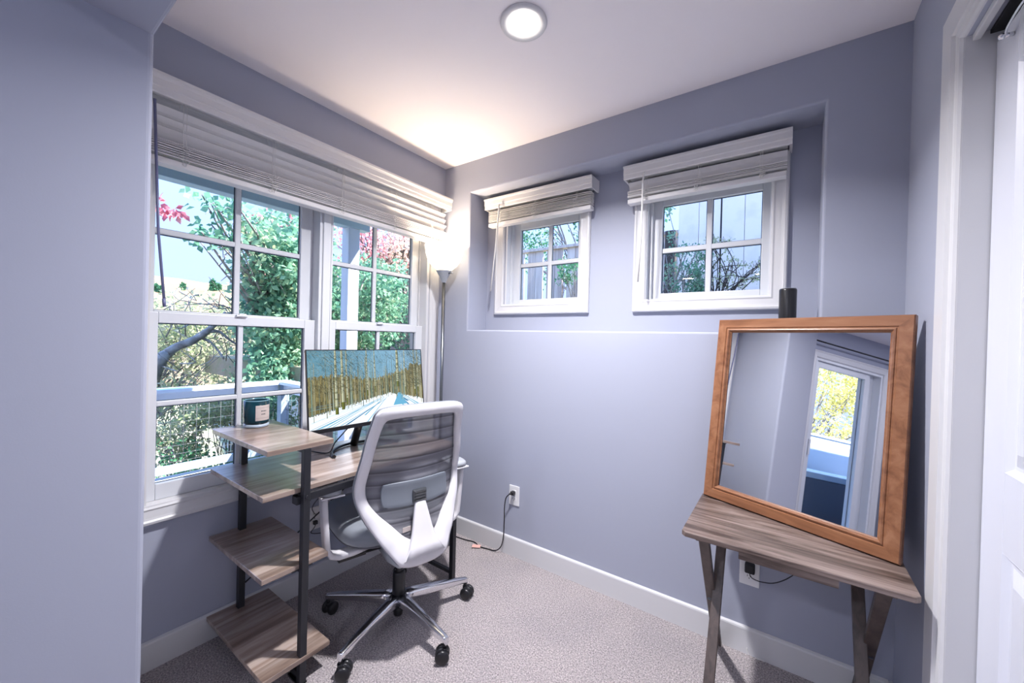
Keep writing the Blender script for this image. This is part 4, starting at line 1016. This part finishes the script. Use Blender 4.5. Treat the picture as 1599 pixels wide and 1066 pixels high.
# low shrubs under the railing
for k, (u0,u1,v0,v1,a,b,n,cnt,lm,lab) in enumerate((
    (235,330,610,700,6.0,7.0,22,120,LY,'light green shrub seen through the railing mesh at the lower left'),
    (320,400,600,690,6.0,6.9,18,120,LY,'yellow-green shrub seen through the railing mesh beside the candle'),
    (400,480,610,760,5.9,6.8,24,150,LG,'green shrub below the corner of the deck railing'),
    (240,380,705,800,5.8,6.5,18,90,LD,'low dark shrub at the foot of the railing'))):
    c0 = far_point((u0+u1)/2,(v0+v1)/2,(a+b)/2); base = Vector((c0.x,c0.y,ground_z(c0.x,c0.y)-.05))
    tree('shrub', lab, base, base.lerp(c0,.45), field(u0,u1,v0,v1,a,b,n,.24,cnt,.5), .05, lm, 40+k, r0=.03, cat='shrub', group='shrubs on the slope below the deck', twig=.006)
# conifers on the skyline
for k,(u,R,hh) in enumerate(((331,62,1.5),(340,63,.8),(284,64,.9),(249,60,1.0),(242,61,.8))):
    p = far_point(u,520,R); zb_ = ground_z(p.x,p.y)-.2
    lab = 'tiny dark conifer on the golden hilltop, ' + ('tallest of the pair near the first muntin','shorter of the pair near the first muntin','standing alone in the middle of the left pane','second from the left edge of the window','at the left edge of the window')[k]
    t = thing('conifer', lab, 'tree', (p.x,p.y,zb_), 0, 'conifers on the skyline')
    m = MB(); m.tube([(0,0,0),(0,0,hh*.9)], [.12,.03], 6); m.build('trunk', M['barkd'], t)
    cl = [(Vector((0,0,hh*(.25+.09*j))), hh*.34*(1-.1*j), 60, .4) for j in range(9)]; foliage('foliage', cl, .32, LD, t, 70+k)
# neighbouring house behind the red maple
t = thing('neighbour_house', 'tan neighbouring house glimpsed behind the red maple', 'house', (-11.5,9.2,-2.4))
m = MB(); m.box(-3.5,2.6,0,4,0,7.4); m.build('wall', M['tan'], t)
m = MB(); m.add([(-4,-.6,7.3),(3.1,-.6,7.3),(3.1,4.6,7.3),(-4,4.6,7.3),(-4,2,9.2),(3.1,2,9.2)], [[0,1,5,4],[3,4,5,2],[0,4,3],[1,2,5],[0,3,2,1]]); m.build('roof', M['roofm'], t)
m = MB(); m.box(-.4,.9,-.03,0,4.6,6.0); m.build('window', M['slot'], t)

# back yard seen through the two small windows
t = thing('board_fence', 'weathered grey board fence with gaps behind the left small window', 'fence', (-1.2,3.5,.88))
def boards(xs0, xs1, wid, gap, z1, m_, par, y=0, zc=0):
    x = xs0; k = 0; s = MB(); r3 = random.Random(3)
    while x < xs1:
        w_ = wid*r3.uniform(.92,1.06); s.box(x, x+w_, y-.010, y+.010, 0, z1+r3.uniform(-.01,.01), .002); k += 1
        x += w_+(gap if k % 2 else .006)
    s.build('boards', m_, par); 
boards(-4.8, 2.05, .135, .075, 1.84, M['fence'], t)
boards(-4.72, 2.05, .10, .20, 1.62, M['trayleg'], t, .05)
m = MB(); m.box(-4.8,2.05,-.045,.06,1.84,1.885,.003); m.build('fence_cap', M['fence'], t)
for x in (-3.4,-1.0,1.4):
    m = MB(); m.box(x-.045,x+.045,.061,.15,-.2,1.84); m.build('post', M['fence'], t)
t = thing('panel_fence', 'tall pale grey board wall behind the right small window', 'fence', (2.4,2.5,.88))
s = MB(); x = -1.43; k = 0
while x < 2.0:
    s.box(x, x+.196, 0, .02, -.2, 3.2, .002); x += .200+(.012 if k%2 else 0); k += 1
s.build('boards', M['fencew'], t)
m = MB(); m.box(-1.43,2.0,.021,.03,-.2,3.2); m.build('backing', M['dark'], t)
m = MB(); m.box(-1.56,-1.46,-.02,.08,-.2,1.62); m.build('post', M['barkd'], t)
def on_y(u, v, y):
    d = far_point(u,v,1)-CAM; return CAM+d*((y-CAM.y)/d.y)
def fy(u0,u1,v0,v1,y0,y1,n,r,cnt,tone): return [(on_y(rr.uniform(u0,u1), rr.uniform(v0,v1), rr.uniform(y0,y1)), r*rr.uniform(.7,1.2), int(cnt*rr.uniform(.7,1.3)), tone) for _ in range(n)]
c0 = on_y(1068,470,1.9)
tree('climbing_shrub', 'green leafy shrub climbing at the left of the right small window', (c0.x,1.9,.86), (c0.x,1.95,1.5), fy(1030,1052,320,470,1.8,2.3,9,.07,30,.6)+fy(1052,1100,385,475,1.7,2.2,26,.085,60,.35), .028, LG, 61, r0=.012, cat='shrub', twig=.003)
c1 = on_y(1130,480,2.0)
tree('spiky_shrub', 'sparse yellow-green shrub with thorny twigs against the pale board wall', (c1.x-.1,2.0,.86), (c1.x-.08,2.0,1.75), fy(1105,1150,365,385,1.8,2.2,8,.05,26,.7)+fy(1105,1195,395,450,1.8,2.3,22,.065,22,.5), .024, LY, 62, bark='barkd', r0=.010, cat='shrub', twig=.003)
tree('yard_tree', 'teal-green tree with bare twigs rising above the board fence', (-1.9,6.3,.8), (-1.8,6.1,3.0), [(Vector((rr.uniform(-4.0,.9), rr.uniform(5.2,7.5), rr.uniform(3.0,5.4))), .42, 110, .4) for _ in range(42)], .09, LD, 63, r0=.09, twig=.012)
c2 = on_y(885,440,2.6)
tree('yard_shrub', 'dark green shrub in front of the board fence, lower right of the left small window', (c2.x,2.7,.86), (c2.x,2.7,1.3), fy(876,906,410,440,2.4,2.9,12,.10,60,.5), .035, LD, 64, r0=.012, cat='shrub', twig=.003)
t = thing('garden_screen', 'pale yellow low panel standing behind the left small window', 'panel', (-.78,3.05,.88))
m = MB(); m.box(-.30,.46,-.015,.015,0,.88,.004); m.build('sheet', mat('pale_yellow_board', (.72,.68,.34), rough=.7), t)
m = MB(); m.box(-.30,-.26,.016,.05,0,.90); m.build('stake', M['fence'], t); m = MB(); m.box(.40,.44,.016,.05,0,.90); m.build('stake', M['fence'], t)

# things outside the patio door, seen only in the mirror
t = thing('privacy_panel', 'pale blue-white deck privacy panel beyond the patio door, seen in the mirror', 'panel', (-2.55,-6.0,-.09))
m = MB(); m.box(-.012,.012,-3.4,1.6,.05,1.36,.003); m.build('sheet', M['panel'], t)
m = MB(); m.box(-.03,.03,-3.4,1.6,1.36,1.40,.003); m.build('cap', M['rail'], t)
t = thing('deck_box', 'dark slate storage box with pale lid on the deck, seen in the mirror', 'deck box', (-1.7,-4.9,-.09))
m = MB(); m.box(-.45,.45,-1.3,.9,0,.72,.01); m.build('body', M['boxd'], t)
m = MB(); m.box(-.47,.47,-1.32,.92,.72,.80,.012); m.build('lid', mat('pale_grey_blue_lid', (.40,.50,.56), rough=.5), t)
tree('yellow_tree', 'sunny yellow-leaved tree beyond the patio door, seen in the mirror', (-5.6,-8.6,-1.7), (-5.4,-8.4,1.0), [(Vector((rr.uniform(-7.6,-3.6), rr.uniform(-11.5,-6.2), rr.uniform(.6,4.0))), .5, 190, .5) for _ in range(60)], .10, LYY, 81, r0=.10)

# ================================================================== light
wd = bpy.data.worlds.new('World'); bpy.context.scene.world = wd; wd.use_nodes = True; nt = wd.node_tree; L = nt.links.new
bg = nt.nodes['Background']; tc = nt.nodes.new('ShaderNodeTexCoord'); sp = nt.nodes.new('ShaderNodeSeparateXYZ'); L(tc.outputs['Generated'], sp.inputs[0])
r = nt.nodes.new('ShaderNodeValToRGB'); e = r.color_ramp.elements
e[0].position = .0; e[0].color = (.200,.235,.345,1); e[1].position = .80; e[1].color = (.30,.55,1.1,1)
k_ = e.new(.25); k_.color = (.215,.30,.62,1)
L(sp.outputs['Z'], r.inputs['Fac']); L(r.outputs['Color'], bg.inputs['Color']); bg.inputs['Strength'].default_value = SKY
def light(kind, name, loc, energy, col, size=None, rot=(0,0,0), shape=None, sy=None, spread=None):
    l = bpy.data.lights.new(name, kind); l.energy = energy; l.color = col
    if kind == 'AREA':
        l.shape = shape or 'DISK'; l.size = size
        if sy: l.size_y = sy
        if spread: l.spread = spread
    elif kind == 'SUN': l.angle = size or .01
    elif size: l.shadow_soft_size = size
    o = bpy.data.objects.new(name, l); C.objects.link(o); o.location = loc; o.rotation_euler = rot; return o
s = light('SUN', 'sun', (0,0,20), SUN, (1,.95,.88), .012)
s.rotation_euler = Vector((.50,.44,.74)).to_track_quat('Z','Y').to_euler()
light('AREA', 'ceiling_light_lamp', (1.135,-.745,H-.017), CEIL_W, (.98,.96,1.0), .10, spread=radians(138))
light('POINT', 'floor_lamp_bulb', (.160,-.150,1.785), LAMP_W, (1,.82,.64), .03)
for k, (x, y) in enumerate(((.5,-3.3),(1.6,-3.3),(.5,-4.9),(1.6,-4.9))):
    light('AREA', 'main_room_fill_lamp', (x,y,H-.01), ROOM_W, (.84,.85,1.0), .20)  # unseen fill lamps added to brighten the interior, no fixtures there

# ================================================================== camera and colour
sc = bpy.context.scene
cd = bpy.data.cameras.new('camera'); cam = bpy.data.objects.new('camera', cd); C.objects.link(cam); sc.camera = cam
cd.sensor_fit = 'HORIZONTAL'; cd.sensor_width = 36.0; cd.lens = 36.0*FPX/1599; cd.clip_start = .02; cd.clip_end = 400
cam.matrix_world = Matrix(((Rt.x,Up.x,-Fd.x,CAM.x),(Rt.y,Up.y,-Fd.y,CAM.y),(Rt.z,Up.z,-Fd.z,CAM.z),(0,0,0,1)))
vs_ = sc.view_settings; sc.display_settings.display_device = 'sRGB'; vs_.view_transform = 'Standard'; vs_.look = 'None'; vs_.exposure = EXPO; vs_.gamma = 1; vs_.use_curve_mapping = False
cy = sc.cycles; cy.use_denoising = True; cy.max_bounces = 10; cy.diffuse_bounces = 6; cy.glossy_bounces = 6; cy.transparent_max_bounces = 24; cy.transmission_bounces = 6
cy.sample_clamp_indirect = 6; cy.caustics_reflective = False; cy.caustics_refractive = False
